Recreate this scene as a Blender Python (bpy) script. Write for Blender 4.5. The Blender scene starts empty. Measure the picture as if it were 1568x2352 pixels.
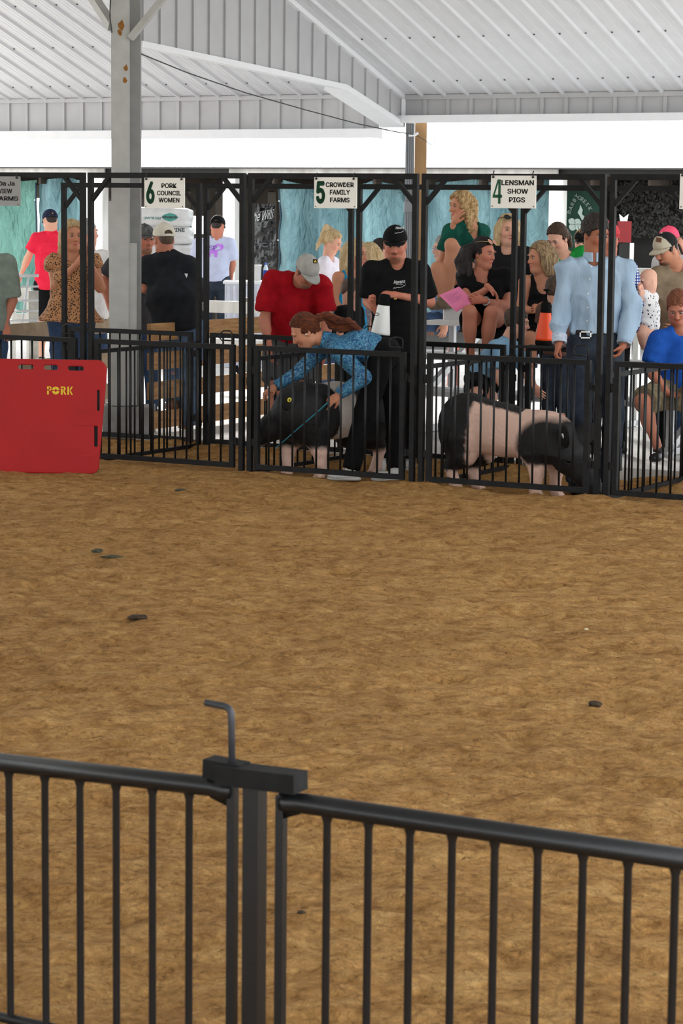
import bpy, bmesh, math, random
import numpy as np
from mathutils import Vector, Matrix
from mathutils.bvhtree import BVHTree

# ------------------------------------------------------------------ camera, sky, sun, exposure
F = 5600.0                       # focal length in pixels of the 1568 x 2352 frame
CZ = 1.95                        # eye height of the photographer
PITCH = math.atan((1176 - 470) / F)
ROLL = 0.010
scene = bpy.context.scene
COL = scene.collection
cam_data = bpy.data.cameras.new('camera')
cam_data.sensor_fit = 'VERTICAL'
cam_data.sensor_height = 36.0
cam_data.lens = F / 2352.0 * 36.0
cam_data.clip_end = 400
cam_data.dof.use_dof = True
cam_data.dof.focus_distance = 18.2
cam_data.dof.aperture_fstop = 13.0
camera = bpy.data.objects.new('camera', cam_data)
COL.objects.link(camera)
RM = Matrix.Rotation(math.pi / 2 - PITCH, 3, 'X') @ Matrix.Rotation(ROLL, 3, 'Z')
camera.matrix_world = Matrix.Translation((0, 0, CZ)) @ RM.to_4x4()
scene.camera = camera

world = bpy.data.worlds.new('hazy_white_sky')
scene.world = world
world.use_nodes = True
wn = world.node_tree.nodes
wn['Background'].inputs[0].default_value = (0.93, 0.97, 1.0, 1)
wn['Background'].inputs[1].default_value = 3.0

sun_d = bpy.data.lights.new('sun', 'SUN')
sun_d.energy = 14.0
sun_d.angle = math.radians(12)
sun_d.color = (1.0, 0.96, 0.9)
sun = bpy.data.objects.new('sun', sun_d)
COL.objects.link(sun)
sun.location = (-20, 40, 25)
sun.rotation_euler = Vector((0.15, -0.95, -0.27)).to_track_quat('-Z', 'Y').to_euler()

scene.view_settings.view_transform = 'Standard'
scene.view_settings.look = 'None'
scene.view_settings.gamma = 1.0
scene.view_settings.use_curve_mapping = False
scene.view_settings.exposure = 0.14

# ------------------------------------------------------------------ measuring helpers
R3 = np.array(RM)
CAM = np.array([0, 0, CZ])
def ray(px, py):
    d = R3 @ np.array([(px - 784) / F, -(py - 1176) / F, -1.0])
    return d / d[1]
def at(px, py, D):
    return CAM + ray(px, py) * D
def gz(px, py, z=0.0):
    d = ray(px, py)
    return CAM + d * ((z - CZ) / d[2])
def onplane(px, py, P, n):
    d = ray(px, py)
    P = np.array(P, float); n = np.array(n, float)
    return CAM + d * (np.dot(P - CAM, n) / np.dot(d, n))
ANG = math.radians(29.5)
U = np.array([math.cos(ANG), -math.sin(ANG), 0.0])      # along the row of pens, to the right
V = np.array([math.sin(ANG), math.cos(ANG), 0.0])       # away from the ring
Z = np.array([0, 0, 1.0])
P0 = gz(564, 1085)
W = 1.41
def UV(t, s, z=0.0):
    return P0 + U * t + V * s + Z * z
def tuv(P):
    q = np.array(P) - P0
    return float(q @ U), float(q @ V), float(P[2])
random.seed(7)
RNG = np.random.default_rng(11)

# ------------------------------------------------------------------ objects
ORG = {}
def tag(o, label=None, cat=None, group=None, kind=None):
    if label: o['label'] = label
    if cat: o['category'] = cat
    if group: o['group'] = group
    if kind: o['kind'] = kind
    return o
def thing(name, label, cat, loc=(0, 0, 0), rotz=0.0, group=None, kind=None):
    o = bpy.data.objects.new(name, None)
    o.empty_display_size = 0.1
    COL.objects.link(o)
    o.location = Vector(loc); o.rotation_euler = (0, 0, rotz)
    ORG[o.name] = np.zeros(3) if rotz else np.array(loc, float)
    return tag(o, label, cat, group, kind)
def link(name, me, parent=None, loc=None, rot=None):
    o = bpy.data.objects.new(name, me)
    COL.objects.link(o)
    if parent is not None: o.parent = parent
    if loc is not None: o.location = Vector(loc)
    if rot is not None: o.rotation_euler = rot
    return o
def make_mesh(name, V_, F_, mat=None, smooth=False, col=None):
    me = bpy.data.meshes.new(name)
    if isinstance(F_, np.ndarray) and F_.ndim == 2:
        nv, nf, k = len(V_), len(F_), F_.shape[1]
        me.vertices.add(nv); me.vertices.foreach_set('co', np.asarray(V_, np.float32).ravel())
        me.loops.add(nf * k); me.loops.foreach_set('vertex_index', F_.astype(np.int32).ravel())
        me.polygons.add(nf)
        me.polygons.foreach_set('loop_start', np.arange(0, nf * k, k, dtype=np.int32))
        me.update(calc_edges=True)
    else:
        me.from_pydata([tuple(map(float, p)) for p in V_], [], [list(map(int, f)) for f in F_])
        me.update()
    if smooth:
        me.polygons.foreach_set('use_smooth', np.ones(len(me.polygons), bool))
    if mat is not None: me.materials.append(mat)
    if col is not None:
        a = me.color_attributes.new('col', 'FLOAT_COLOR', 'POINT')
        c = np.ones((len(V_), 4), np.float32); c[:, :3] = col
        a.data.foreach_set('color', c.ravel())
    return me
def obj(name, V_, F_, mat, parent=None, smooth=False, col=None, local=False):
    """One mesh object. Coordinates are world ones unless local; under a parent they become relative to it."""
    V_ = np.asarray(V_, float)
    loc = None
    if parent is not None:
        if not local:
            V_ = V_ - ORG.get(parent.name, np.zeros(3))
    elif not local:
        loc = np.array([(V_[:, 0].min() + V_[:, 0].max()) / 2, (V_[:, 1].min() + V_[:, 1].max()) / 2, V_[:, 2].min()])
        V_ = V_ - loc
    o = link(name, make_mesh(name, V_, F_, mat, smooth, col), parent, loc)
    if parent is not None: ORG[o.name] = ORG.get(parent.name, np.zeros(3))
    else: ORG[o.name] = loc if loc is not None else np.zeros(3)
    return o

class MB:
    """Collects simple solids into one mesh."""
    def __init__(s): s.v = []; s.f = []
    def add(s, v, f):
        n = len(s.v); s.v += [np.asarray(p, float) for p in v]; s.f += [[i + n for i in q] for q in f]; return s
    def hexa(s, p): return s.add(p, [(0, 3, 2, 1), (4, 5, 6, 7), (0, 1, 5, 4), (1, 2, 6, 5), (2, 3, 7, 6), (3, 0, 4, 7)])
    def box(s, lo, hi):
        a, b = lo, hi
        return s.hexa([(a[0], a[1], a[2]), (b[0], a[1], a[2]), (b[0], b[1], a[2]), (a[0], b[1], a[2]),
                       (a[0], a[1], b[2]), (b[0], a[1], b[2]), (b[0], b[1], b[2]), (a[0], b[1], b[2])])
    def beam(s, p, q, w, h, up=(0, 0, 1), w2=None, h2=None):
        p = np.asarray(p, float); q = np.asarray(q, float); d = q - p; d /= np.linalg.norm(d)
        up = np.asarray(up, float)
        if abs(np.dot(d, up)) > 0.97: up = np.array([0, 1.0, 0]) if abs(d[1]) < .9 else np.array([1.0, 0, 0])
        x = np.cross(d, up); x /= np.linalg.norm(x); y = np.cross(x, d)
        w2 = w2 or w; h2 = h2 or h
        o = []
        for c, a, b in ((p, w / 2, h / 2), (q, w2 / 2, h2 / 2)):
            o += [c - x * a - y * b, c + x * a - y * b, c + x * a + y * b, c - x * a + y * b]
        return s.hexa(o)
    def tube(s, pts, r, n=8, cap=True):
        pts = [np.asarray(p, float) for p in pts]
        rs = r if hasattr(r, '__len__') else [r] * len(pts)
        base = len(s.v); prev = None
        for i, p in enumerate(pts):
            d = pts[min(i + 1, len(pts) - 1)] - pts[max(i - 1, 0)]; d /= np.linalg.norm(d)
            if prev is None:
                a = np.array([0, 0, 1.0]) if abs(d[2]) < .9 else np.array([1.0, 0, 0])
            else: a = prev
            x = a - d * np.dot(a, d); x /= np.linalg.norm(x); y = np.cross(d, x); prev = x
            for k in range(n):
                t = 2 * math.pi * k / n
                s.v.append(p + (x * math.cos(t) + y * math.sin(t)) * rs[i])
        for i in range(len(pts) - 1):
            for k in range(n):
                a = base + i * n + k; b = base + i * n + (k + 1) % n
                s.f.append([a, b, b + n, a + n])
        if cap:
            s.f.append([base + k for k in reversed(range(n))])
            e = base + (len(pts) - 1) * n
            s.f.append([e + k for k in range(n)])
        return s
    def lathe(s, prof, n=20, c=(0, 0, 0), axis=None):
        base = len(s.v); c = np.asarray(c, float)
        zx = np.asarray(axis, float) if axis is not None else np.array([0, 0, 1.0]); zx = zx / np.linalg.norm(zx)
        a = np.array([1.0, 0, 0]) if abs(zx[0]) < .9 else np.array([0, 1.0, 0])
        x = a - zx * np.dot(a, zx); x /= np.linalg.norm(x); y = np.cross(zx, x)
        for r, z in prof:
            for k in range(n):
                t = 2 * math.pi * k / n
                s.v.append(c + (x * math.cos(t) + y * math.sin(t)) * r + zx * z)
        for i in range(len(prof) - 1):
            for k in range(n):
                a = base + i * n + k; b = base + i * n + (k + 1) % n
                s.f.append([a, b, b + n, a + n])
        s.f.append([base + k for k in reversed(range(n))])
        e = base + (len(prof) - 1) * n
        s.f.append([e + k for k in range(n)])
        return s
    def prism(s, poly, ex):
        """Planar polygon (list of 3D points) pushed along ex."""
        n = len(poly); ex = np.asarray(ex, float)
        v = [np.asarray(p, float) for p in poly] + [np.asarray(p, float) + ex for p in poly]
        f = [list(range(n))[::-1], list(range(n, 2 * n))] + [[i, (i + 1) % n, (i + 1) % n + n, i + n] for i in range(n)]
        return s.add(v, f)
    def build(s, name, mat, parent=None, smooth=False, local=False):
        return obj(name, np.array(s.v), s.f, mat, parent, smooth, None, local)
    def mesh(s, name, mat, smooth=False):
        return make_mesh(name, np.array(s.v), s.f, mat, smooth)

# ------------------------------------------------------------------ materials
def lin(c):
    return tuple((x / 255 / 12.92) if x <= 10.3 else ((x / 255 + .055) / 1.055) ** 2.4 for x in c)
MATS = {}
def nodes_of(name):
    m = bpy.data.materials.new(name); m.use_nodes = True
    nt = m.node_tree
    return m, nt, nt.nodes, nt.links, nt.nodes['Principled BSDF']
def M(name, c, rough=.6, var=.12, scale=12.0, bump=0.0, bscale=60.0, metal=0.0, c2=None, stretch=(1, 1, 1), spec=.4, trans=0.0, detail=4.0):
    if name in MATS: return MATS[name]
    m, nt, N, L, b = nodes_of(name)
    c = lin(c)
    d = lin(c2) if c2 else tuple(x * (1 - var) for x in c)
    e = c if c2 else tuple(min(1, x * (1 + var * .6)) for x in c)
    tc = N.new('ShaderNodeTexCoord'); mp = N.new('ShaderNodeMapping'); mp.inputs['Scale'].default_value = stretch
    L.new(tc.outputs['Object'], mp.inputs[0])
    no = N.new('ShaderNodeTexNoise'); no.inputs['Scale'].default_value = scale; no.inputs['Detail'].default_value = detail
    L.new(mp.outputs[0], no.inputs['Vector'])
    rp = N.new('ShaderNodeValToRGB')
    rp.color_ramp.elements[0].position = .3; rp.color_ramp.elements[0].color = (*d, 1)
    rp.color_ramp.elements[1].position = .7; rp.color_ramp.elements[1].color = (*e, 1)
    L.new(no.outputs[0], rp.inputs[0]); L.new(rp.outputs[0], b.inputs['Base Color'])
    b.inputs['Roughness'].default_value = rough; b.inputs['Metallic'].default_value = metal
    b.inputs['Specular IOR Level'].default_value = spec
    if trans: b.inputs['Transmission Weight'].default_value = trans
    if bump:
        n2 = N.new('ShaderNodeTexNoise'); n2.inputs['Scale'].default_value = bscale; n2.inputs['Detail'].default_value = 4
        L.new(mp.outputs[0], n2.inputs['Vector'])
        bp = N.new('ShaderNodeBump'); bp.inputs['Strength'].default_value = bump; bp.inputs['Distance'].default_value = .02
        L.new(n2.outputs[0], bp.inputs['Height']); L.new(bp.outputs[0], b.inputs['Normal'])
    MATS[name] = m
    return m
def Mattr(name, rough=.6, var=.08, scale=40, spec=.35, bump=0.0, bscale=150):
    """Colour from the mesh's own 'col' attribute, slightly mottled."""
    if name in MATS: return MATS[name]
    m, nt, N, L, b = nodes_of(name)
    a = N.new('ShaderNodeAttribute'); a.attribute_name = 'col'
    tc = N.new('ShaderNodeTexCoord'); no = N.new('ShaderNodeTexNoise'); no.inputs['Scale'].default_value = scale
    L.new(tc.outputs['Object'], no.inputs['Vector'])
    mr = N.new('ShaderNodeMapRange'); mr.inputs[3].default_value = 1 - var; mr.inputs[4].default_value = 1 + var
    L.new(no.outputs[0], mr.inputs[0])
    mx = N.new('ShaderNodeVectorMath'); mx.operation = 'SCALE'
    L.new(a.outputs['Color'], mx.inputs[0]); L.new(mr.outputs[0], mx.inputs['Scale'])
    L.new(mx.outputs[0], b.inputs['Base Color'])
    b.inputs['Roughness'].default_value = rough; b.inputs['Specular IOR Level'].default_value = spec
    if bump:
        n2 = N.new('ShaderNodeTexNoise'); n2.inputs['Scale'].default_value = bscale
        L.new(tc.outputs['Object'], n2.inputs['Vector'])
        bp = N.new('ShaderNodeBump'); bp.inputs['Strength'].default_value = bump; bp.inputs['Distance'].default_value = .01
        L.new(n2.outputs[0], bp.inputs['Height']); L.new(bp.outputs[0], b.inputs['Normal'])
    MATS[name] = m
    return m

M_BLACK = M('black_painted_steel', (19, 20, 22), .5, .25, 30, .05, 200, spec=.35)
M_BLACKW = M('worn_black_steel', (27, 27, 28), .62, .3, 18, .08, 90, c2=(15, 15, 16), spec=.22)
M_WHITEMETAL = M('white_painted_sheet_metal', (206, 207, 211), .45, .05, 3, .02, 20, spec=.4)
M_WHITETRIM = M('white_trim', (226, 227, 230), .4, .03, 5)
M_GREYCOL = M('pale_grey_painted_steel', (178, 178, 174), .6, .10, 9, .05, 40)
M_RUST = M('rust_stain', (150, 100, 40), .8, .4, 40)
M_CONC = M('pale_concrete', (226, 224, 220), .8, .12, 2.5, .1, 50)
M_CONCD = M('grey_concrete', (150, 150, 147), .85, .2, 8, .2, 60)
M_PLANK = M('raw_pine_plank', (196, 150, 98), .7, .2, 6, .08, 40, stretch=(1, 1, 9), c2=(150, 106, 62))
M_GREYPLANK = M('weathered_grey_plank', (188, 184, 176), .8, .2, 7, .1, 40, c2=(140, 136, 128))
M_WHITEWOOD = M('whitewashed_wood', (235, 234, 230), .75, .1, 7, .1, 40, stretch=(1, 1, .25), c2=(196, 193, 188))
M_ALU = M('grey_aluminium_plank', (190, 192, 195), .4, .08, 8, metal=.3)
M_WHITEPLANK = M('white_painted_plank', (232, 232, 230), .6, .06, 8)
M_DARKWOOD = M('dark_shed_wood', (62, 52, 44), .8, .3, 6, .1, 30)
M_DARK = M('dark_shed_interior', (34, 33, 32), .9, .3, 4)
M_SIGN = M('off_white_sign_board', (236, 234, 226), .5, .04, 6)
M_INK = M('black_sign_ink', (34, 34, 36), .6, .05)
M_GREENINK = M('dark_green_sign_ink', (10, 78, 48), .6, .08)

# ------------------------------------------------------------------ flat lettering
def sign_font():
    try:
        import os
        return bpy.data.fonts.load(os.path.join(bpy.utils.resource_path('LOCAL'), 'datafiles', 'fonts', 'Inter.woff2'))
    except Exception:
        return None
FONT = sign_font()
def text_mesh(s, width=None, height=None, bold=.0, shear=0.0, res=3, spacing=1.0):
    """Lettering as triangles in the x-y plane, centred on the origin and fitted to the given box."""
    cu = bpy.data.curves.new('letters', 'FONT'); cu.body = s; cu.resolution_u = res; cu.shear = shear
    cu.space_character = spacing
    if FONT is not None: cu.font = FONT
    o = bpy.data.objects.new('letters', cu); COL.objects.link(o)
    dg = bpy.context.evaluated_depsgraph_get(); dg.update()
    me = o.evaluated_get(dg).to_mesh()
    v = np.array([x.co[:] for x in me.vertices]); f = [list(p.vertices) for p in me.polygons]
    o.evaluated_get(dg).to_mesh_clear()
    bpy.data.objects.remove(o); bpy.data.curves.remove(cu)
    if bold:                                   # heavier strokes: the letters laid over themselves, slightly shifted
        n = len(v); vv, ff = [], []
        for j in range(8):
            a = j * math.pi / 4
            ff += [[i + j * n for i in q] for q in f]; vv.append(v + [bold * 1.6 * math.cos(a), bold * 1.2 * math.sin(a), 0])
        v, f = np.concatenate(vv), ff
    lo, hi = v.min(0), v.max(0)
    v -= (lo + hi) / 2
    sx = sy = 1.0
    if height: sy = height / (hi[1] - lo[1])
    sx = width / (hi[0] - lo[0]) if width else sy
    if not height: sy = sx
    v[:, 0] *= sx; v[:, 1] *= sy
    return v, f

# ------------------------------------------------------------------ smooth noise on arrays
def vnoise(x, y, z=None, seed=0):
    if z is None: z = np.zeros_like(x)
    xi, yi, zi = np.floor(x).astype(np.int64), np.floor(y).astype(np.int64), np.floor(z).astype(np.int64)
    fx, fy, fz = x - xi, y - yi, z - zi
    fx = fx * fx * (3 - 2 * fx); fy = fy * fy * (3 - 2 * fy); fz = fz * fz * (3 - 2 * fz)
    def h(a, b, c):
        n = (a * 374761393 + b * 668265263 + c * 2147483647 + seed * 974711) & 0x7fffffff
        n = ((n ^ (n >> 13)) * 1274126177) & 0x7fffffff
        return ((n ^ (n >> 16)) & 0xffff) / 65535.0
    r = 0
    for a in (0, 1):
        for b in (0, 1):
            for c in (0, 1):
                r = r + h(xi + a, yi + b, zi + c) * (fx if a else 1 - fx) * (fy if b else 1 - fy) * (fz if c else 1 - fz)
    return r * 2 - 1
# ------------------------------------------------------------------ ground
def sawdust_material():
    m, nt, N, L, b = nodes_of('damp_sawdust')
    tc = N.new('ShaderNodeTexCoord')
    def noise(sc, det, dist=0.0, rough=.5):
        n = N.new('ShaderNodeTexNoise'); n.inputs['Scale'].default_value = sc; n.inputs['Detail'].default_value = det
        n.inputs['Distortion'].default_value = dist; n.inputs['Roughness'].default_value = rough
        L.new(tc.outputs['Object'], n.inputs['Vector']); return n
    big = noise(.8, 4); mid = noise(9, 8, .5, .68); fine = noise(38, 6, .8, .72); spk = noise(120, 2)
    def ramp(src, stops):
        r = N.new('ShaderNodeValToRGB')
        r.color_ramp.elements[0].position, r.color_ramp.elements[0].color = stops[0][0], (*stops[0][1], 1)
        r.color_ramp.elements[1].position, r.color_ramp.elements[1].color = stops[-1][0], (*stops[-1][1], 1)
        for p, c in stops[1:-1]:
            e = r.color_ramp.elements.new(p); e.color = (*c, 1)
        L.new(src, r.inputs[0]); return r
    def mix(kind, f, a, c):
        x = N.new('ShaderNodeMix'); x.data_type = 'RGBA'; x.blend_type = kind
        if hasattr(f, 'default_value') or hasattr(f, 'links'): L.new(f, x.inputs['Factor'])
        else: x.inputs['Factor'].default_value = f
        L.new(a, x.inputs['A']); L.new(c, x.inputs['B']); return x.outputs['Result']
    r1 = ramp(mid.outputs[0], [(.28, lin((144, 102, 56))), (.5, lin((194, 147, 90))), (.72, lin((220, 177, 116)))])
    r2 = ramp(fine.outputs[0], [(.30, (.38, .35, .32)), (.46, (.9, .9, .9)), (.75, (1.25, 1.25, 1.22))])
    r3 = ramp(big.outputs[0], [(.35, (.92, .90, .88)), (.65, (1.05, 1.04, 1.02))])
    r4 = ramp(spk.outputs[0], [(.73, (0, 0, 0)), (.8, lin((120, 105, 70)))])
    c = mix('MULTIPLY', 1.0, r1.outputs[0], r2.outputs[0])
    c = mix('MULTIPLY', 1.0, c, r3.outputs[0])
    c = mix('ADD', .6, c, r4.outputs[0])
    L.new(c, b.inputs['Base Color'])
    b.inputs['Roughness'].default_value = .95; b.inputs['Specular IOR Level'].default_value = .1
    ad = N.new('ShaderNodeMath'); ad.operation = 'MULTIPLY_ADD'; ad.inputs[1].default_value = .45
    L.new(fine.outputs[0], ad.inputs[0]); L.new(mid.outputs[0], ad.inputs[2])
    bp = N.new('ShaderNodeBump'); bp.inputs['Strength'].default_value = 1.0; bp.inputs['Distance'].default_value = .05
    L.new(ad.outputs[0], bp.inputs['Height']); L.new(bp.outputs[0], b.inputs['Normal'])
    return m
M_SAW = sawdust_material()

PENZ = -0.10
PENZ5 = -0.06
def sst(a, b, x):
    t = np.clip((x - a) / (b - a), 0, 1); return t * t * (3 - 2 * t)
def ground_z(x, y):
    x = np.asarray(x, float); y = np.asarray(y, float)
    t = (x - P0[0]) * U[0] + (y - P0[1]) * U[1]; s = (x - P0[0]) * V[0] + (y - P0[1]) * V[1]
    pen = sst(-.10, .30, s + .12 * vnoise(t * 2.3, s * 2, seed=3))
    k = np.abs(((t / W) + .5) % 1.0 - .5) * W                      # distance along the row to the nearest post pair
    z = (PENZ5 + (PENZ - PENZ5) * sst(W - .2, W + .2, t) + .02 * sst(1.0, 1.7, s) + .02 * vnoise(t * 3, s * 3, seed=5)) * pen
    crest = np.exp(-((s + .16 + .06 * vnoise(t * 1.7, t * 0, seed=8)) / .16) ** 2)
    z = z + crest * (.004 + .02 * vnoise(t * 2.1, s, seed=9)) + np.exp(-(k / .22) ** 2 - ((s + .02) / .2) ** 2) * .03
    heap = np.exp(-((s - 1.55) / .28) ** 2) * (.04 + .05 * np.maximum(vnoise(t * 2.2, s * 0, seed=15), 0))
    z = z + heap
    z = z + .012 * vnoise(x * 2.2, y * 3.2, seed=1) + .009 * vnoise(x * 6, y * 9, seed=2) + .008 * vnoise(x * 16, y * 26, seed=4)
    z = z - .05 * np.maximum(vnoise(x * 4.5, y * 6.5, seed=21) - .38, 0) + .03 * np.maximum(vnoise(x * 6, y * 8, seed=23) - .5, 0)
    return z
SLAB_S = 1.78
xs = np.linspace(-1, 1, 420)
ys = 3.0 * (24.0 / 3.0) ** np.linspace(0, 1, 700)
GX = np.outer(np.ones(len(ys)), xs) * (ys[:, None] * .25 + 1.0)
GY = np.outer(ys, np.ones(len(xs)))
keep_s = (GX - P0[0]) * V[0] + (GY - P0[1]) * V[1]
GZ = ground_z(GX, GY)
# rows that would run past the concrete edge are pulled back to it
over = np.maximum(keep_s - (SLAB_S + .03), 0)
GXc = GX - V[0] * over; GYc = GY - V[1] * over
GZ = np.where(over > 0, -.09, GZ)
nr, nc = GX.shape
idx = np.arange(nr * nc).reshape(nr, nc)
quads = np.stack([idx[:-1, :-1], idx[:-1, 1:], idx[1:, 1:], idx[1:, :-1]], -1).reshape(-1, 4)
kq = (keep_s.reshape(-1)[quads] < SLAB_S + .03).any(1)
quads = quads[kq]
used = np.unique(quads); remap = -np.ones(nr * nc, int); remap[used] = np.arange(len(used))
fl = obj('floor', np.stack([GXc, GYc, GZ], -1).reshape(-1, 3)[used], remap[quads], M_SAW, smooth=True)
tag(fl, 'rough brown sawdust floor of the show ring', 'sawdust floor', kind='structure')

mb = MB(); c = [UV(-30, SLAB_S), UV(30, SLAB_S), UV(30, 34), UV(-30, 34)]
mb.prism([p + Z * -.25 for p in c], Z * .265)
tag(mb.build('walkway_slab', M_CONC), 'pale concrete walkway behind the pens', 'concrete floor', kind='structure')
mb = MB(); mb.prism([(-90, -60, -.6), (90, -60, -.6), (90, 120, -.6), (-90, 120, -.6)], (0, 0, .28))
tag(mb.build('outer_ground', M('gravel_yard', (176, 172, 160), .9, .15, .4)), 'pale gravel yard around the show barn', 'ground', kind='structure')

# dark clods lying on the sawdust
M_CLOD = M('dark_damp_clod', (62, 48, 32), .95, .4, 60, .4, 80)
M_CLOD2 = M('grey_green_clod', (70, 68, 52), .95, .4, 60, .4, 80)
def clod(px, py, size, label, mat=M_CLOD, flat=.45, ax=1.0):
    P = gz(px, py); P[2] = float(ground_z(P[0], P[1]))
    bm = bmesh.new(); bmesh.ops.create_icosphere(bm, subdivisions=3, radius=1)
    vs = np.array([v.co[:] for v in bm.verts]); fs = np.array([[v.index for v in f.verts] for f in bm.faces]); bm.free()
    n = 1 + .28 * vnoise(vs[:, 0] * 1.7 + px, vs[:, 1] * 1.7, vs[:, 2] * 1.7, seed=px) + .12 * vnoise(vs[:, 0] * 5, vs[:, 1] * 5 + px, vs[:, 2] * 5)
    vs = vs * n[:, None] * np.array([size * ax, size, size * flat]) + P + Z * size * flat * .5
    tag(obj('sawdust_clod', vs, fs, mat, smooth=True), label, 'clod')
clod(318, 1421, .030, 'dark oblong clod on sawdust in left middle of the ring', ax=1.5)
clod(150, 1475, .020, 'small black clod left of the oblong clod on sawdust')
clod(1366, 1626, .026, 'dark clod at right of the ring above the black railing')
clod(223, 1272, .030, 'grey-green clod on sawdust below the red board', M_CLOD2)
clod(258, 1281, .034, 'flat grey-green smear of droppings beside the grey clod', M_CLOD2, .25, 1.9)
clod(415, 1127, .030, 'mossy dark clod nearest the pen gates', M_CLOD2, .4, 1.3)
clod(692, 2110, .012, 'small dark clod seen just right of the railing post')
clod(1346, 1447, .011, 'tiny pale wood chip on the right of the ring', M('pale_chip', (205, 190, 150), .8), .5)

# ------------------------------------------------------------------ roofs of the show barn
PITCHR = .35
K = at(925, 283, 29.5); Kt, Ks, Kz = tuv(K)
EZ = at(925, 220, 29.5)[2]
RIB = .305
M_SCREW = M('grey_screw_head', (90, 90, 92), .5)
def ribbed_sheet(length, nribs, down=True):
    """A sheet nribs ribs wide; x across the ribs, y along them, ribs on the lower side."""
    mb = MB(); d = -.03 if down else .03
    xs_ = []
    for i in range(nribs):
        x = i * RIB
        xs_ += [(x, 0), (x + RIB * .36, 0), (x + RIB * .37, d * .10), (x + RIB * .40, d * .10), (x + RIB * .41, 0), (x + RIB * .56, 0), (x + RIB * .57, d * .10), (x + RIB * .60, d * .10), (x + RIB * .61, 0),
                (x + RIB * .80, 0), (x + RIB * .845, d), (x + RIB * .925, d), (x + RIB * .97, 0)]
    xs_.append((nribs * RIB, 0))
    v = [(x, y, z) for y in (0, length) for x, z in xs_]
    n = len(xs_)
    f = [[i, i + 1, i + 1 + n, i + n] for i in range(n - 1)]
    mb.add(v, f)
    return mb.mesh('ribbed_sheet', M_WHITEMETAL)
def roof(name, label, t0, n_sheets, sheet_dir, s_eave, z_eave, length):
    th = thing(name, label, 'roof', UV(t0, s_eave, z_eave), kind='structure')
    sl = math.sqrt(1 + PITCHR ** 2)
    me = ribbed_sheet(length * sl, 3)
    ex = U; ey = (-V + Z * PITCHR) / sl; ez = np.cross(ex, ey)
    if ez[2] < 0: ez = -ez
    for i in range(n_sheets):
        o = bpy.data.objects.new('roof_sheet', me); COL.objects.link(o); o.parent = th
        off = U * (i * 3 * RIB if sheet_dir > 0 else -(i + 1) * 3 * RIB)
        Mx = Matrix(((ex[0], ey[0], ez[0], off[0]), (ex[1], ey[1], ez[1], off[1]), (ex[2], ey[2], ez[2], off[2]), (0, 0, 0, 1)))
        o.matrix_local = Mx
    # screw heads in rows along the purlins
    mb = MB()
    for r in range(1, 8):
        y = .45 + (r - 1) * 1.25
        for i in range(n_sheets * 3):
            x = (i * RIB + RIB * .06) if sheet_dir > 0 else -(i * RIB + RIB * .94)
            c = ex * x + ey * y - ez * .004
            mb.lathe([(.012, 0), (.012, -.008), (.004, -.012)], 6, c, ez)
    o = mb.build('screw_heads', M_SCREW, th, local=True); o['kind'] = 'stuff'
    # unseen slope beyond the ridge, made overlong to cut frontal sky light
    rz = length * PITCHR
    a = UV(t0, s_eave - length, z_eave + rz + .02); wdt = U * n_sheets * 3 * RIB * sheet_dir
    b = UV(t0, s_eave - 2 * length - 8.0, z_eave)
    obj('sky_blocking_slope', np.array([a, a + wdt, b + wdt, b]), [[0, 1, 2, 3]], M_WHITEMETAL, th)
    return th
roof('roof', 'white ribbed metal roof over the show ring, right part', Kt, 17, 1, Ks, EZ, 13.0)
Ls = tuv(at(759, 318, 31))[1]
LZ0 = at(400, 319, 32.2)[2]; LZ1 = at(400, 224, 32.2)[2]
roof('roof', 'higher white ribbed metal roof on the left behind the steel column', Kt - .05, 15, -1, Ls, LZ1, 13.0)

def fascia(name, label, t0, t1, s, z0, z1, lip):
    th = thing(name, label, 'fascia', UV(t0, s, z0), kind='structure')
    n = int(abs(t1 - t0) / RIB); sg = 1 if t1 > t0 else -1
    for i in range(n):
        a = t0 + sg * i * RIB; b = a + sg * RIB
        mb = MB()
        mb.hexa([UV(min(a, b), s, z0), UV(max(a, b), s, z0), UV(max(a, b), s + .012, z0), UV(min(a, b), s + .012, z0),
                 UV(min(a, b), s, z1), UV(max(a, b), s, z1), UV(max(a, b), s + .012, z1), UV(min(a, b), s + .012, z1)])
        mb.beam(UV(a, s - .012, z0), UV(a, s - .012, z1), .045, .024, up=V)
        mb.build('wall_panel', M_FASC, th)
    MB().beam(UV(t0, s - .02, z1 - .02), UV(t1, s - .02, z1 - .02), .05, .055).build('top_trim', M_FASC, th)
    mb = MB()
    mb.beam(UV(t0, s - .05, z0 + .005), UV(t1, s - .05, z0 + .005), .16, lip).build('bottom_trim', M_WHITETRIM, th)
    return th
M_FASC = M('light_grey_ribbed_metal', (178, 178, 180), .5, .05, 4)
fascia('eave_fascia', 'grey ribbed eave wall under the right roof edge', Kt, Kt + 15, Ks, Kz + .04, EZ, .085)
fascia('eave_fascia', 'grey ribbed eave wall under the left roof edge behind the column', tuv(at(900, 318, 30.8))[0], Kt - 13.7, Ls, LZ0 + .05, LZ1, .11)
mb = MB(); e = UV(tuv(at(900, 318, 30.8))[0], Ls)
mb.prism([e + Z * (LZ0 - .02), e + V * -.14 + Z * (LZ0 - .02), e + V * -.14 + Z * (LZ0 + .3), e + Z * (LZ0 + .4)], U * .05)
tag(mb.build('trim_1', M_WHITETRIM), 'white end cap of the left eave beside the corner post', 'trim', kind='structure')

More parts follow.
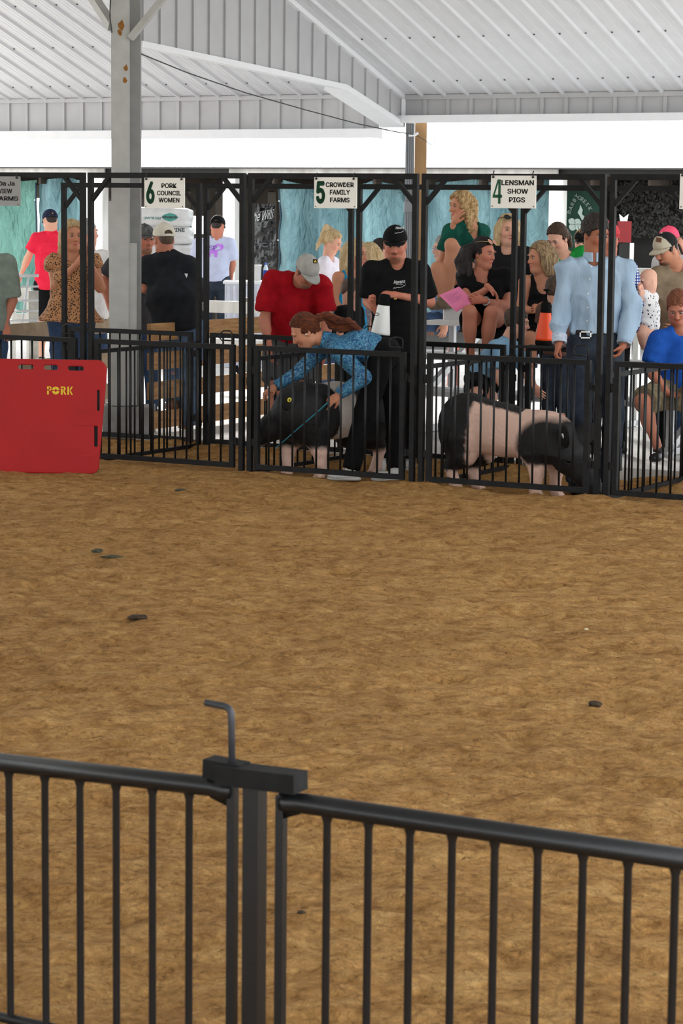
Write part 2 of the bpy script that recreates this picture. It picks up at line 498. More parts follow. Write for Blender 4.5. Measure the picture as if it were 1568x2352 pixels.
# hanging ribbed wall between the two roofs
gw = thing('wall_gable', 'hanging ribbed metal wall between the two roof parts', 'wall', K, kind='structure')
nU = U
def wp(px, py): return onplane(px, py, K, nU)
bot = [wp(925, 281), wp(792, 196), wp(560, 146), wp(322, 96)]
bs = [(tuv(p)[1] - Ks, p[2]) for p in bot]
bs[0] = (0.0, Kz)
bx = [-b[0] for b in bs]; bz = [b[1] for b in bs]
wall_len = bx[-1] + .35
n = int(wall_len / RIB) + 1
for i in range(n):
    a, b = i * RIB, min((i + 1) * RIB, wall_len)
    za, zb = np.interp([a, b], bx, bz)
    ta, tb = EZ + PITCHR * a, EZ + PITCHR * b
    mb = MB()
    q = [UV(Kt, Ks - a, za), UV(Kt, Ks - b, zb), UV(Kt, Ks - b, tb), UV(Kt, Ks - a, ta)]
    mb.prism(q, -U * .015)
    mb.beam(UV(Kt + .012, Ks - a - .02, za), UV(Kt + .012, Ks - a - .02, ta), .045, .024, up=U)
    mb.build('wall_panel', M_FASC, gw)
mb = MB(); mb.beam(UV(Kt + .02, Ks, EZ - .02), UV(Kt + .02, Ks - wall_len, EZ + PITCHR * wall_len - .02), .05, .07)
mb.build('rake_trim', M_WHITETRIM, gw)
mb = MB()
for i in range(len(bx) - 1):
    w_ = .30 if i == 0 else .10
    mb.beam(UV(Kt + .03 - w_ / 2, Ks - bx[i], bz[i] - .02), UV(Kt + .03 - w_ / 2, Ks - bx[i + 1], bz[i + 1] - .02), w_, .06)
mb.build('bottom_trim', M_WHITETRIM, gw)
MB().beam(UV(Kt + .02, Ks - .03, Kz), UV(Kt + .02, Ks - .03, EZ), .05, .05).build('corner_trim', M_WHITETRIM, gw)

# the steel column with its braces and concrete foot
cb = gz(292, 1000, .0)
ct, cs, _ = tuv(cb)
colm = thing('steel_column', 'tall grey steel column with rust stains standing behind the pens', 'column', cb)
def CP(px, py, dd=0.0): return at(px, py, cb[1] + dd)
half = 20.5 / F * cb[1]
cx = CP(278, 500); ax_x = np.array([1, 0, 0]); topz = 5.6
lean = (CP(278, 0) - CP(278, 760)); lean = lean / lean[2]
def colbox(px0, px1, z0, z1, d0, d1, mat, name, par=colm):
    mb = MB(); x0 = at(px0, 500, cb[1])[0]; x1 = at(px1, 500, cb[1])[0]
    mb.box((x0, cb[1] + d0, z0), (x1, cb[1] + d1, z1)); return mb.build(name, mat, par)
colbox(257, 298, .25, topz, -.05, .06, M_GREYCOL, 'post')
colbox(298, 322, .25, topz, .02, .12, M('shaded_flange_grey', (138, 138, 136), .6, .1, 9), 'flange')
colbox(252, 297, .26, at(290, 462, cb[1])[2], -.075, -.052, M_GREYCOL, 'cover_board')
colbox(297, 314, .26, at(290, 558, cb[1])[2], -.06, .018, M_GREYCOL, 'cover_board')
colbox(238, 352, -.05, at(300, 933, cb[1])[2], -.12, .25, M_CONCD, 'concrete_foot')
for (px, py, r) in ((280, 60, .05), (276, 75, .03), (290, 158, .03), (288, 186, .03)):
    p = CP(px, py); p[1] = cb[1] - .0515
    mb = MB(); vs = []
    for k in range(9):
        a = 2 * math.pi * k / 9; q = r * (.5 + .5 * random.random())
        vs.append(p + np.array([math.cos(a) * q * .8, 0, math.sin(a) * q * 1.3]))
    mb.prism(vs, (0, .001, 0)); mb.build('rust_patch', M_RUST, colm)
MB().beam(CP(258, 62, .03), CP(205, -20, .55), .07, .07).build('knee_brace', M_GREYCOL, colm)
MB().beam(CP(300, 88, -.06), CP(390, -22, -.2), .05, .05).build('knee_brace', M_GREYCOL, colm)
MB().tube([CP(254, -10, -.08), CP(252, 40, -.08), CP(257, 75, -.08)], .006, 6).build('conduit', M('dark_conduit', (60, 60, 60), .5), colm)

# corner post and downspout under the far corner
cp = at(962, 500, 29.6)
zt = at(960, 290, 29.6)[2]
mb = MB(); x0 = at(950, 500, 29.6)[0]; x1 = at(977, 500, 29.6)[0]
mb.box((x0, 29.55, -.05), (x1, 29.69, Kz + .05))
tag(mb.build('wooden_post', M('brown_treated_post', (158, 124, 84), .8, .2, 5, .1, stretch=(1, 1, .2), c2=(120, 90, 58))), 'square brown wooden post under the roof corner behind the sign 5 pen', 'post')
ds = thing('downspout', 'grey corrugated downspout beside the brown corner post', 'downspout', at(940, 820, 29.5))
mb = MB(); x0 = at(929, 500, 29.5)[0]; x1 = at(949, 500, 29.5)[0]
for k in range(4):
    xa = x0 + (x1 - x0) * k / 4; xb = x0 + (x1 - x0) * (k + .8) / 4
    mb.box((xa, 29.44, .05), (xb, 29.53, Kz))
mb.box((x0, 29.455, .05), (x1, 29.53, Kz))
M_SPOUT = M('grey_downspout_metal', (112, 114, 118), .5, .1, 8)
mb.build('pipe', M_SPOUT, ds)
mb = MB(); zc = at(940, 475, 29.5)[2]
mb.box((x0 - .01, 29.43, zc - .06), (x1 + .01, 29.54, zc + .06)); mb.build('joint', M_SPOUT, ds)
mb = MB()
mb.tube([CP(324, 124, .1), at(430, 167, 22.5), at(560, 212, 24.8), at(700, 252, 26.8), at(820, 284, 28.2), at(905, 302, 29), at(950, 309, 29.4)], .006, 6)
tag(mb.build('overhead_wire', M_INK), 'thin black wire sagging from the steel column to the corner post', 'wire')
ins = thing('insulator_clip', 'white wire clip with loose wire tail on the corner post', 'wire clip', at(952, 309, 29.4))
MB().tube([at(938, 311, 29.4), at(953, 310, 29.4), at(960, 305, 29.4)], .016, 8).build('clip', M_WHITETRIM, ins)
MB().tube([at(955, 310, 29.4), at(975, 322, 29.4), at(990, 333, 29.45)], .004, 5).build('wire_tail', M_INK, ins)
MB().tube([at(997, 290, 29.4), at(999, 305, 29.4), at(996, 322, 29.45)], .003, 5).build('wire_tail', M_INK, ins)
# ------------------------------------------------------------------ show pens
RZ_U = -ANG                       # local x along the row
RZ_V = math.pi / 2 - ANG          # local x away from the ring
TUBE = .036
_bars = {}
def bar_mesh(L, r=.0078, mat=M_BLACK):
    key = (round(L, 3), r, mat.name)
    if key not in _bars:
        _bars[key] = MB().tube([(0, 0, 0), (0, 0, L)], r, 8).mesh('bar', mat, True)
    return _bars[key]
def gate(name, label, P, rotz, width, z0, z1, spacing=.1017, group=None, tube=TUBE, mat=M_BLACKW, latch=None, barr=.0078, cat='gate'):
    th = thing(name, label, cat, (P[0], P[1], 0), rotz, group)
    h = tube / 2
    MB().box((0, -h, z1 - tube), (width, h, z1)).build('top_rail', mat, th, local=True)
    MB().box((0, -h, z0), (width, h, z0 + tube)).build('bottom_rail', mat, th, local=True)
    for x in (0, width - tube):
        MB().box((x, -h * .98, z0 + tube), (x + tube, h * .98, z1 - tube)).build('side_rail', mat, th, local=True)
    n = max(1, int(round((width - tube) / spacing)))
    L = z1 - z0 - 2 * tube + .01
    me = bar_mesh(L, barr)
    for i in range(1, n):
        link('bar', me, th, (tube / 2 + (width - tube) * i / n, 0, z0 + tube - .005))
    if latch:
        x = tube / 2 if latch < 0 else width - tube / 2
        s = 1 if latch < 0 else -1
        pts = [(x, -.01, z1 - .005), (x, -.01, z1 + .085), (x + s * .02, -.01, z1 + .10), (x + s * .07, -.01, z1 + .10), (x + s * .10, -.01, z1 + .08), (x + s * .105, -.01, z1 + .045), (x + s * .09, -.01, z1 + .03), (x + s * .01, -.01, z1 + .03)]
        MB().tube(pts, .006, 6).build('latch_handle', M_BLACK, th, True, True)
    # hinge lugs on the side rails
    for z in (z0 + .17, z1 - .2):
        for x in (-.022, width):
            MB().box((x, -.012, z), (x + .022, .012, z + .05)).build('hinge_lug', mat, th, local=True)
    return th
def portal(name, label, t0, t1, s, ztop, zbot, braces=(1, 1), group=None, zl=None, zr=None):
    P = UV(t0, s)
    th = thing(name, label, 'pen portal', (P[0], P[1], 0), RZ_U, group)
    w = t1 - t0; h = TUBE / 2
    for x in (0, w):
        MB().box((x - h, -h, zbot), (x + h, h, ztop - TUBE)).build('post', M_BLACKW, th, local=True)
    MB().box((-h, -h * 1.02, ztop - TUBE), (w + h, h * 1.02, ztop + .004)).build('top_beam', M_BLACKW, th, local=True)
    b = .165
    if braces[0]: MB().beam((h * .5, 0, ztop - TUBE - b), (b, 0, ztop - TUBE + .005), .028, .03, up=(0, 1, 0)).build('corner_brace', M_BLACKW, th, local=True)
    if braces[1]: MB().beam((w - h * .5, 0, ztop - TUBE - b), (w - b, 0, ztop - TUBE + .005), .028, .03, up=(0, 1, 0)).build('corner_brace', M_BLACKW, th, local=True)
    for x in (h, w - h):                                   # knuckles that carry the gate pins
        for z in (.2, .72):
            s_ = 1 if x < w / 2 else -1
            MB().box((min(x, x + s_ * .018), -.011, z), (max(x, x + s_ * .018), .011, z + .045)).build('hinge_plate', M_BLACKW, th, local=True)
    return th
FT, FB = 2.165, -.06
names = {-2: 'leftmost pen, hung with the shaded Da Ja sign', -1: 'sign 6 pen beside the steel column', 0: 'sign 5 pen with the bending girl',
         1: 'sign 4 pen with the pink and black pig', 2: 'rightmost pen beyond the blue shirted man'}
gp = .036
for k in range(-2, 3):
    portal('steel_portal', 'black steel front frame of the ' + names[k], k * W + gp, (k + 1) * W - gp, 0, FT, FB, group='front pen frames')
    P = UV(k * W + gp + .045, -.005)
    gate('pen_gate', 'black barred front gate of the ' + names[k], P, RZ_U, W - 2 * gp - .105, .03, .93, group='front pen gates', latch=1)
    # back row
    portal('steel_portal', 'black steel back frame of the ' + names[k], k * W + gp, (k + 1) * W - gp, 1.6, 2.105, -.10, group='back pen frames')
    P = UV(k * W + gp + .045, 1.6)
    gw_ = {-1: W - 2 * gp - .105, 0: W - 2 * gp - .105, 1: W - .62}.get(k, W - 2 * gp - .105)
    if k == 1:
        gate('pen_gate', 'short black barred back gate of the ' + names[k], P, RZ_U, gw_ + .0, .01, .91, group='back pen gates')
    else:
        gate('pen_gate', 'black barred back gate of the ' + names[k], P, RZ_U, gw_, .01, .91, group='back pen gates', latch=-1 if k == 0 else None)
dn = {-1: 'running back behind the red board', 0: 'running back to the left of the black pig', 1: 'running back to the left of the pink pig', 2: 'running back to the right of the pale blue shirted man'}
for k in range(-1, 3):
    P = UV(k * W, .045)
    gate('pen_divider', 'low black barred panel ' + dn[k], P, RZ_V, 1.51, -.02, .84, .112, group='pen dividers', tube=.03, cat='divider')

# ------------------------------------------------------------------ numbered signs on the front beams
def sign(label, x0, x1, y0, y1, num, lines, mat=M_SIGN, numx=.16, gap=None, slot=None):
    n = V; Pp = UV(0, -.035)
    tl = onplane(x0, y0, Pp, n); br = onplane(x1, y1, Pp, n)
    t0, _, z1 = tuv(tl); t1, _, z0 = tuv(br)
    w, h = t1 - t0, z1 - z0
    c = UV((t0 + t1) / 2, -.035, z0)
    th = thing('pen_sign', label, 'sign', c, RZ_U, 'signs hung on the pen frames')
    mb = MB(); mb.box((-w / 2, -.004, 0), (w / 2, .004, h)); mb.build('board', mat, th, local=True)
    def put(s, cx, cz, tw, thh, m, bold, name):
        v, f = text_mesh(s, tw, thh, bold)
        q = np.stack([v[:, 0] + cx, np.full(len(v), -.0052), v[:, 1] + cz], -1)
        obj(name, q, f, m, th, local=True)
    if num == '4':
        x0, x1, za, zb = -w / 2 + w * .045, -w / 2 + w * .255, h * .14, h * .88; fx = lambda a: x0 + (x1 - x0) * a; fz = lambda a: za + (zb - za) * a
        polys = [[(.58, 0), (.84, 0), (.84, 1), (.58, 1)], [(0, .24), (1, .24), (1, .37), (0, .37)], [(0, .30), (.22, .37), (.70, 1), (.50, 1)]]
        mb = MB()
        for p in polys: mb.add([(fx(a), -.0052, fz(b)) for a, b in p], [list(range(len(p)))])
        mb.build('numeral', M_GREENINK, th, local=True)
    elif num: put(num, -w / 2 + w * .155, h * .51, w * .215, h * .74, M_GREENINK, .028, 'numeral')
    for s, cx, cy, tw in lines:
        put(s, -w / 2 + w * cx, h * (1 - cy), w * tw, h * .158, M_INK, .018, 'lettering')
    for x in (-.44, .44):
        MB().lathe([(.007, 0), (.007, .012)], 8, (w * x, -.006, h * .95), (0, -1, 0)).build('grommet', M_INK, th, local=True)
        MB().tube([(w * x, -.008, h * .95), (w * x * .99, -.014, h * 1.05), (w * x, .0, h * 1.14)], .004, 5).build('hook', M_INK, th, local=True)
        MB().lathe([(.004, 0), (.004, .003)], 8, (w * x * 1.04, -.005, h * .06), (0, -1, 0)).build('grommet', M_INK, th, local=True)
sign('white sign numbered 6 reading Pork Council Women', 332, 424, 408, 479, '6', [('PORK', .62, .26, .38), ('COUNCIL', .62, .50, .60), ('WOMEN', .62, .73, .52)])
sign('white sign numbered 5 reading Crowder Family Farms', 722, 819, 407, 479, '5', [('CROWDER', .605, .24, .66), ('FAMILY', .61, .48, .47), ('FARMS', .61, .73, .46)])
sign('white sign numbered 4 reading Lensman Show Pigs', 1128, 1230, 403, 479, '4', [('LENSMAN', .595, .22, .72), ('SHOW', .6, .48, .46), ('PIGS', .59, .74, .36)])
sign('sign coloured as in shade reading Da Ja View Farms at the left edge', -62, 47, 405, 473, '', [('Da Ja', .72, .24, .34), ('VIEW', .69, .50, .29), ('FARMS', .72, .75, .48)], M('shaded_grey_sign', (150, 150, 148), .6, .04))  # shade on this sign is put into its darker board colour
sign('white sign cut off by the right edge of the picture', 1562, 1662, 399, 481, '', [], M_SIGN)

# ------------------------------------------------------------------ railing in the foreground
M_RAIL = M('satin_black_railing_paint', (20, 21, 24), .36, .2, 30, .04, 120, spec=.5)
Ffp = at(585, 1815, 5.2)
RTOP = Ffp[2]
def FU(t, z, s=0.0): return np.array([Ffp[0], Ffp[1], 0]) + U * t + V * s + Z * z
def px_t(px, py):
    p = onplane(px, py, [Ffp[0], Ffp[1], 0], V); return float((p - Ffp) @ U), p[2]
post_t0 = px_t(562, 1850)[0]; post_t1 = px_t(608, 1850)[0]
pw = (post_t1 - post_t0) * .76
pt_ = thing('railing_post', 'black square steel post of the foreground railing', 'post', FU((post_t0 + post_t1) / 2, -.05))
ztop = px_t(585, 1775)[1]
MB().beam(FU((post_t0 + post_t1) / 2, -.05), FU((post_t0 + post_t1) / 2, ztop), pw, pw, up=V).build('post', M_RAIL, pt_)
a = px_t(479, 1752); b = px_t(697, 1782)
mb = MB()
mb.beam(FU(a[0], a[1] - .008), FU(px_t(560, 1765)[0], px_t(560, 1765)[1] - .010), .05, .042)
mb.beam(FU(px_t(515, 1762)[0], px_t(515, 1762)[1] - .010, -.012), FU(b[0], b[1] - .012, -.012), .06, .042)
br = mb.build('top_bracket', M_BLACKW, pt_)
pin = thing('drop_pin', 'bent grey steel pin dropped through the foreground railing bracket', 'pin', FU(px_t(535, 1740)[0], RTOP))
d535 = lambda px, py: (lambda q: FU(q[0], q[1], -.005))(px_t(px, py))
MB().tube([d535(536, 1800), d535(534, 1650), d535(533, 1636), d535(528, 1626), d535(518, 1621), d535(475, 1613)], .0078, 10).build('rod', M('grey_steel_rod', (66, 67, 72), .45, .15, 30, metal=.4), pin, True)
def railing(name, label, tA, tB, topA, topB, bars, end_right, flat_at):
    """One railing panel between tA and tB; topA, topB are the heights of its round top pipe."""
    th = thing(name, label, 'railing', FU(tA, 0))
    zA, zB = topA, topB
    rp = .0222
    te = tB if end_right else tA
    ti = te + (-.05 if end_right else .05)
    f = lambda t: zA + (zB - zA) * (t - tA) / (tB - tA)
    far = tA if end_right else tB
    pts = [FU(far, f(far)), FU(ti, f(ti)), FU(te + (-.02 if end_right else .02), f(te) - .004), FU(te, f(te) - .006)]
    MB().tube(pts, [rp, rp, rp * 1.02, rp * .8], 16).build('top_pipe', M_RAIL, th, True)
    # flattened, welded end of the pipe
    MB().beam(FU(ti, f(ti) - .002), FU(te, f(te) - .008), .026, .04, w2=.014, h2=.066).build('weld_plate', M_RAIL, th, True)
    MB().beam(FU(te, -.02), FU(te, f(te) + .012), .0195, .0195, up=V).build('end_post', M_RAIL, th)
    for t in bars:
        MB().tube([FU(t, .02), FU(t, f(t) - .036), FU(t, f(t) - .016)], [.0086, .0086, .0145], 10, False).build('bar', M_RAIL, th, True)
    MB().tube([FU(far, .045), FU(te, .045)], .012, 10).build('bottom_pipe', M_BLACK, th, True)
# right panel
def bt(px, py): return px_t(px, py)[0]
tR = bt(646, 1850)
zR0 = px_t(646, 1838)[1]; zR1 = px_t(1560, 1972)[1]
barsR = [bt(x, 2000) for x in (750, 845, 940, 1037, 1135, 1234, 1338, 1442, 1551)] + [bt(1551, 2000) + .1 * k for k in (1, 2, 3)]
railing('steel_railing', 'black foreground railing to the right of the square post', tR, bt(1552, 2000) + .4, zR0, zR0 + (zR1 - zR0) * 1.33, barsR, False, None)
tL = bt(534, 1850)
zL0 = px_t(534, 1812)[1]; zL1 = px_t(10, 1752)[1]; dtl = bt(534, 1850) - bt(10, 1800)
barsL = [bt(x, 2000) for x in (22, 104, 184, 267, 350, 434)] + [bt(22, 2000) - .1 * k for k in (1, 2)]
railing('steel_railing', 'black foreground railing to the left of the square post', bt(10, 1800) - .3, tL, zL1 + (zL1 - zL0) * .3 / dtl, zL0, barsL, True, None)

# ------------------------------------------------------------------ red sorting board
bd = gz(225, 1086, .0); BD = bd[1]
sc_ = BD / F
board = thing('sorting_board', 'large red plastic sorting board stencilled PORK standing at the left pens', 'board', bd)
bxv = np.array([math.cos(.06), -math.sin(.06), 0])
def BP(px, py, off=0.0):
    return bd + bxv * ((px - 225) * sc_) + Z * ((1086 - py) * sc_ - .0) + np.array([0, -off, 0])
def rrect(x0, y0, x1, y1, r, n=6):
    o = []
    for cx, cy, a0 in ((x1 - r, y0 + r, -90), (x1 - r, y1 - r, 0), (x0 + r, y1 - r, 90), (x0 + r, y0 + r, 180)):
        for k in range(n + 1):
            a = math.radians(a0 + 90 * k / n); o.append((cx + r * math.cos(a), cy + r * math.sin(a)))
    return o
def filled(outer, holes, depth, bevel, mat, name, parent, to3, res=1):
    cu = bpy.data.curves.new(name, 'CURVE'); cu.dimensions = '2D'; cu.fill_mode = 'BOTH'; cu.extrude = depth / 2; cu.bevel_depth = bevel; cu.bevel_resolution = 2
    for loop in [outer] + holes:
        sp = cu.splines.new('POLY'); sp.points.add(len(loop) - 1); sp.use_cyclic_u = True
        for p, q in zip(sp.points, loop): p.co = (q[0], q[1], 0, 1)
    o = bpy.data.objects.new(name, cu); COL.objects.link(o)
    dg = bpy.context.evaluated_depsgraph_get(); dg.update()
    me = o.evaluated_get(dg).to_mesh()
    v = np.array([x.co[:] for x in me.vertices]); f = [list(p.vertices) for p in me.polygons]
    o.evaluated_get(dg).to_mesh_clear(); bpy.data.objects.remove(o); bpy.data.curves.remove(cu)
    return obj(name, np.array([to3(p) for p in v]), f, mat, parent)
M_RED = M('red_moulded_plastic', (170, 18, 22), .5, .10, 3, .05, 120, spec=.35)
k1 = sc_
outer = []
for cx, cy, a0, r in ((225 - 16, 1086 - 16, 0, 16), (-100, 1086 - 10, 90, 10), (-100, 838, 180, 10), (244 - 20, 828 + 20, 270, 20)):
    for k in range(7):
        a = math.radians(a0 + 90 * (k / 6)); outer.append(((cx + r * math.cos(a)), (cy + r * math.sin(a))))
outer2 = [((x - 225) * k1, (1086 - y) * k1) for x, y in outer]
def hole(x0, y0, x1, y1, r): return [((x - 225) * k1, (1086 - y) * k1) for x, y in rrect(x0, y0, x1, y1, r)][::-1]
holes = [hole(38, 836, 79, 851, 7), hole(98, 836, 135, 852, 7), hole(154, 838, 195, 853, 7), hole(221, 892, 232, 945, 5), hole(214, 975, 227, 1028, 5)]
filled(outer2, holes, .018, .008, M_RED, 'panel', board, lambda p: bd + bxv * p[0] + Z * p[1] + np.array([0, -p[2], 0]))
def ridge(x0, y0, x1, y1, d=.006):
    mb = MB(); mb.prism([BP(x0, y1, .016), BP(x1, y1, .016), BP(x1, y0, .016), BP(x0, y0, .016)], (0, -d, 0)); mb.build('moulded_ridge', M_RED, board)
for r in ((200, 875, 222, 878), (188, 1046, 210, 1055), (174, 942, 205, 943.2), (174, 975, 212, 976)): ridge(*r)
M_YEL = M('yellow_stencil_paint', (226, 196, 52), .7, .15, 60)
def stencil(polys, ox):
    mb = MB()
    for p in polys: mb.prism([BP(108 + ox + x, 906 - y, .0172) for x, y in p], (0, -.0008, 0))
    mb.build('stencil_letter', M_YEL, board)
def arc(cx, cy, r0, r1, a0, a1, n=8):
    o = [(cx + r1 * math.cos(math.radians(a0 + (a1 - a0) * k / n)), cy + r1 * math.sin(math.radians(a0 + (a1 - a0) * k / n))) for k in range(n + 1)]
    o += [(cx + r0 * math.cos(math.radians(a1 + (a0 - a1) * k / n)), cy + r0 * math.sin(math.radians(a1 + (a0 - a1) * k / n))) for k in range(n + 1)]
    return o
stencil([[(0, 0), (4, 0), (4, 9), (0, 9)], [(0, 12), (4, 12), (4, 19), (0, 19)], arc(5, 14, 2.5, 5.5, -88, -8), arc(5, 14, 2.5, 5.5, 8, 88)], 0)
stencil([arc(8, 9.5, 3, 9, 12, 168, 12), arc(8, 9.5, 3, 9, 192, 348, 12)], 12)
stencil([[(0, 0), (4, 0), (4, 13), (0, 13)], [(0, 15), (4, 15), (4, 19), (0, 19)], arc(5.5, 14, 2, 5.5, -88, 88, 10), [(5, 8), (9, 0), (12.5, 0), (8.5, 8.5)]], 32)
stencil([[(0, 0), (4, 0), (4, 19), (0, 19)], [(5, 10.5), (9, 19), (13, 19), (7.8, 10.5)], [(5, 9), (9, 0), (13, 0), (7.8, 9)]], 47)
# ------------------------------------------------------------------ plank fences behind the pens
def plank_fence(name, label, A, B, zs, h, th_, mat, posts, pmat):
    th = thing(name, label, 'fence', A)
    for i, z in enumerate(zs):
        MB().beam(A + Z * (z + h / 2), B + Z * (z + h / 2), th_, h).build('plank', mat, th)
    for q in posts:
        p = A + (B - A) * q
        n = np.cross(B - A, Z); n /= np.linalg.norm(n)
        p = p - n * (th_ / 2 + .047) * (1 if n[1] < 0 else -1)
        MB().beam(p + Z * .01, p + Z * (zs[-1] + h + .04), .09, .09).build('fence_post', pmat, th)
    return th
A = gz(342, 1000, .0); B = A + V * 4.2
z_T = A[2] + .015
zh = lambda y, d: CZ - (y - 466) * d / F
fa = A[1]
plank_fence('plank_fence', 'new pine plank fence running back beside the man in black shirt', np.array([A[0], A[1], 0]), np.array([B[0], B[1], 0]), [.05, .30, .55, .795], .145, .04, M_PLANK, (.55, .98), M_PLANK)
A2 = at(-30, 772, 21.7); B2 = at(250, 748, 23.6); A2[2] = 0; B2[2] = 0
plank_fence('plank_fence', 'weathered plank fence behind the leopard print blouse', A2, B2, [.06, .36, .70], .15, .04, M('weathered_tan_plank', (176, 158, 132), .8, .2, 6, .1, c2=(140, 122, 98)), (.1, .98), M_GREYPLANK)
A3 = at(468, 700, 26.0); B3 = at(640, 703, 25.6); A3[2] = 0; B3[2] = 0
plank_fence('plank_fence', 'grey weathered rail in front of the lavender shirted man', A3, B3, [.40, .80], .125, .05, M_WHITEWOOD, (.55, .97), M_GREYPLANK)

# tube gate beside the red polo man
tg = thing('tube_gate', 'pale galvanised tube gate beside the red polo man', 'gate', at(20, 790, 27.5))
for y in (633, 658, 690, 714, 736):
    MB().tube([at(-40, y + 1, 27.6), at(88, y, 27.4)], .017 if y == 633 else .012, 8).build('rail', M_ALU, tg, True)
for x in (66, -20):
    MB().tube([at(x, 633, 27.5), at(x - 18, 760, 27.5)], .012, 8).build('stay', M_ALU, tg, True)
mb = MB(); mb.beam(at(77, 762, 27.6) * (1, 1, 0), at(77, 668, 27.6), .10, .10)
tag(mb.build('fence_post', M_GREYPLANK), 'short grey wooden post behind the tube gate', 'post')
mb = MB(); mb.beam(at(30, 676, 27.9), at(72, 674, 27.9), .03, .13); mb.beam(at(24, 738, 27.9), at(72, 738, 27.9), .03, .18)
for x in (30, 66): mb.beam(at(x, 760, 27.94) * (1, 1, 0), at(x, 668, 27.94), .05, .05)
tag(mb.build('board_hurdle', M_WHITEWOOD), 'whitewashed board hurdle seen through the tube gate', 'hurdle')

# ------------------------------------------------------------------ bleachers
bl = thing('bleacher', 'white and grey plank bleacher crowded with spectators', 'bleacher', UV(1.9, 2.6))
ROWS = [(2.75, .44), (3.32, .70), (3.89, .96), (4.46, 1.20), (5.03, 1.42)]
bt0, bt1 = -.5, 4.6
for i, (s, z) in enumerate(ROWS):
    MB().beam(UV(bt0, s, z - .02), UV(bt1, s, z - .02), .24, .04).build('seat_plank', M_ALU if i < 2 else M_WHITEPLANK, bl)
    MB().beam(UV(bt0, s - .26, z - .28), UV(bt1, s - .26, z - .28), .22, .035).build('foot_plank', M_ALU if i < 3 else M_WHITEPLANK, bl) if i > 0 else None
for t in (-.3, .95, 2.2, 3.4):
    MB().beam(UV(t, 2.66, .03), UV(t, 5.15, 1.16), .05, .06).build('stringer', M_ALU, bl)
    for (s, z) in ROWS:
        MB().beam(UV(t, s, .015), UV(t, s, z - .04), .05, .05, up=V).build('leg', M_ALU if s < 4 else M_WHITEPLANK, bl)
    MB().beam(UV(t, 2.7, .05), UV(t, 5.1, .05), .05, .05).build('base_rail', M_ALU, bl)
MB().beam(UV(-.3, 4.9, .1), UV(2.2, 4.9, 1.0), .05, .03).build('cross_brace', M_ALU, bl)
mb = MB(); c = UV(tuv(onplane(1037, 760, UV(0, 4.2), V))[0], 4.2, .938); mb.box((c[0] - .075, c[1] - .09, c[2]), (c[0] + .085, c[1] + .09, c[2] + .125))
tag(mb.build('storage_box', M_WHITEPLANK), 'white cardboard box resting on the bleacher foot plank', 'box')
# things behind the bleacher
mb = MB()
for (xa, xb, ya, yb) in ((1028, 1052, 790, 905),):
    a = at(xa, ya, 26.5); b = at(xb, yb, 26.5); mb.box((a[0], 26.4, .015), (b[0], 26.5, a[2]))
    mb.box((a[0] + .01, 26.38, a[2] - .06), (b[0] - .01, 26.4, a[2] - .02))
tag(mb.build('salmon_board', M('salmon_painted_board', (226, 140, 118), .7)), 'salmon coloured board standing behind the bleacher legs', 'board')

# ------------------------------------------------------------------ open shed across the yard
SS = 13.6
def SH(px, py, off=0.0): return onplane(px, py, UV(0, SS + off), V)
def st(px, py=450, off=0.0): return tuv(SH(px, py, off))[0]
ZE = SH(784, 388)[2]
shed = thing('shed', 'low open livestock shed across the yard behind the spectators', 'shed', UV(st(784), SS), kind='structure')
tL_, tR_ = st(-260), st(1830)
MB().beam(UV(tL_, SS + .10, ZE - .04), UV(tR_, SS + .10, ZE - .04), .06, .10).build('dark_fascia', M('dark_grey_fascia', (48, 48, 48), .7), shed)
for a, b, y in ((-60, 238, 0), (524, 928, 0), (977, 1278, 0)):
    mb = MB(); mb.beam(UV(st(a), SS + .03, ZE - .03), UV(st(b), SS + .03, ZE - .03), .03, .085); mb.build('white_fascia', M_WHITEWOOD, shed)
mb = MB()
a = UV(tL_, SS - .1, ZE + .0); b = UV(tR_, SS - .1, ZE + .0)
mb.prism([a, b, b + V * 6.5 + Z * -.01, a + V * 6.5 + Z * -.01], Z * .02); mb.build('roof_sheet', M('dark_roof_sheet', (70, 68, 66), .7), shed)
for i in range(18):
    t = tL_ + (tR_ - tL_) * (i + .5) / 18
    MB().beam(UV(t, SS + .1, ZE - .14), UV(t, SS + 6.2, ZE - .14), .04, .16).build('rafter', M_DARKWOOD, shed)
MB().beam(UV(tL_, SS + 2.6, ZE - .32), UV(tR_, SS + 2.6, ZE - .32), .06, .2).build('purlin', M_DARKWOOD, shed)
# back wall with a window gap
wl, wr = tuv(SH(424, 500, 5))[0], tuv(SH(478, 500, 5))[0]
wz0, wz1 = SH(440, 537, 5)[2], SH(440, 496, 5)[2]
sb = SS + 5.0
for (ta, tb, za, zb) in ((tL_, wl, 0, ZE), (wr, tR_, 0, ZE), (wl, wr, 0, wz0), (wl, wr, wz1, ZE)):
    mb = MB(); q = [UV(ta, sb, za), UV(tb, sb, za), UV(tb, sb, zb), UV(ta, sb, zb)]; mb.prism(q, V * .03); mb.build('back_wall', M_DARKWOOD, shed)
for x, wdt in ((222, 42), (532, 28), (1281, 30), (1660, 30), (-80, 30)):
    w_ = (st(x + wdt / 2) - st(x - wdt / 2)) if wdt < 35 else (st(x + wdt / 2) - st(x - wdt / 2)) * .95
    MB().beam(UV(st(x), SS, .0), UV(st(x), SS, ZE - .07), w_, .15, up=V).build('white_post', M_WHITEWOOD, shed)
for x in (430, 505, 625): MB().beam(UV(st(x, off=2.6), SS + 2.6, .0), UV(st(x, off=2.6), SS + 2.6, ZE - .3), .13, .13).build('inner_post', M('grey_inner_post', (110, 102, 94), .8), shed)
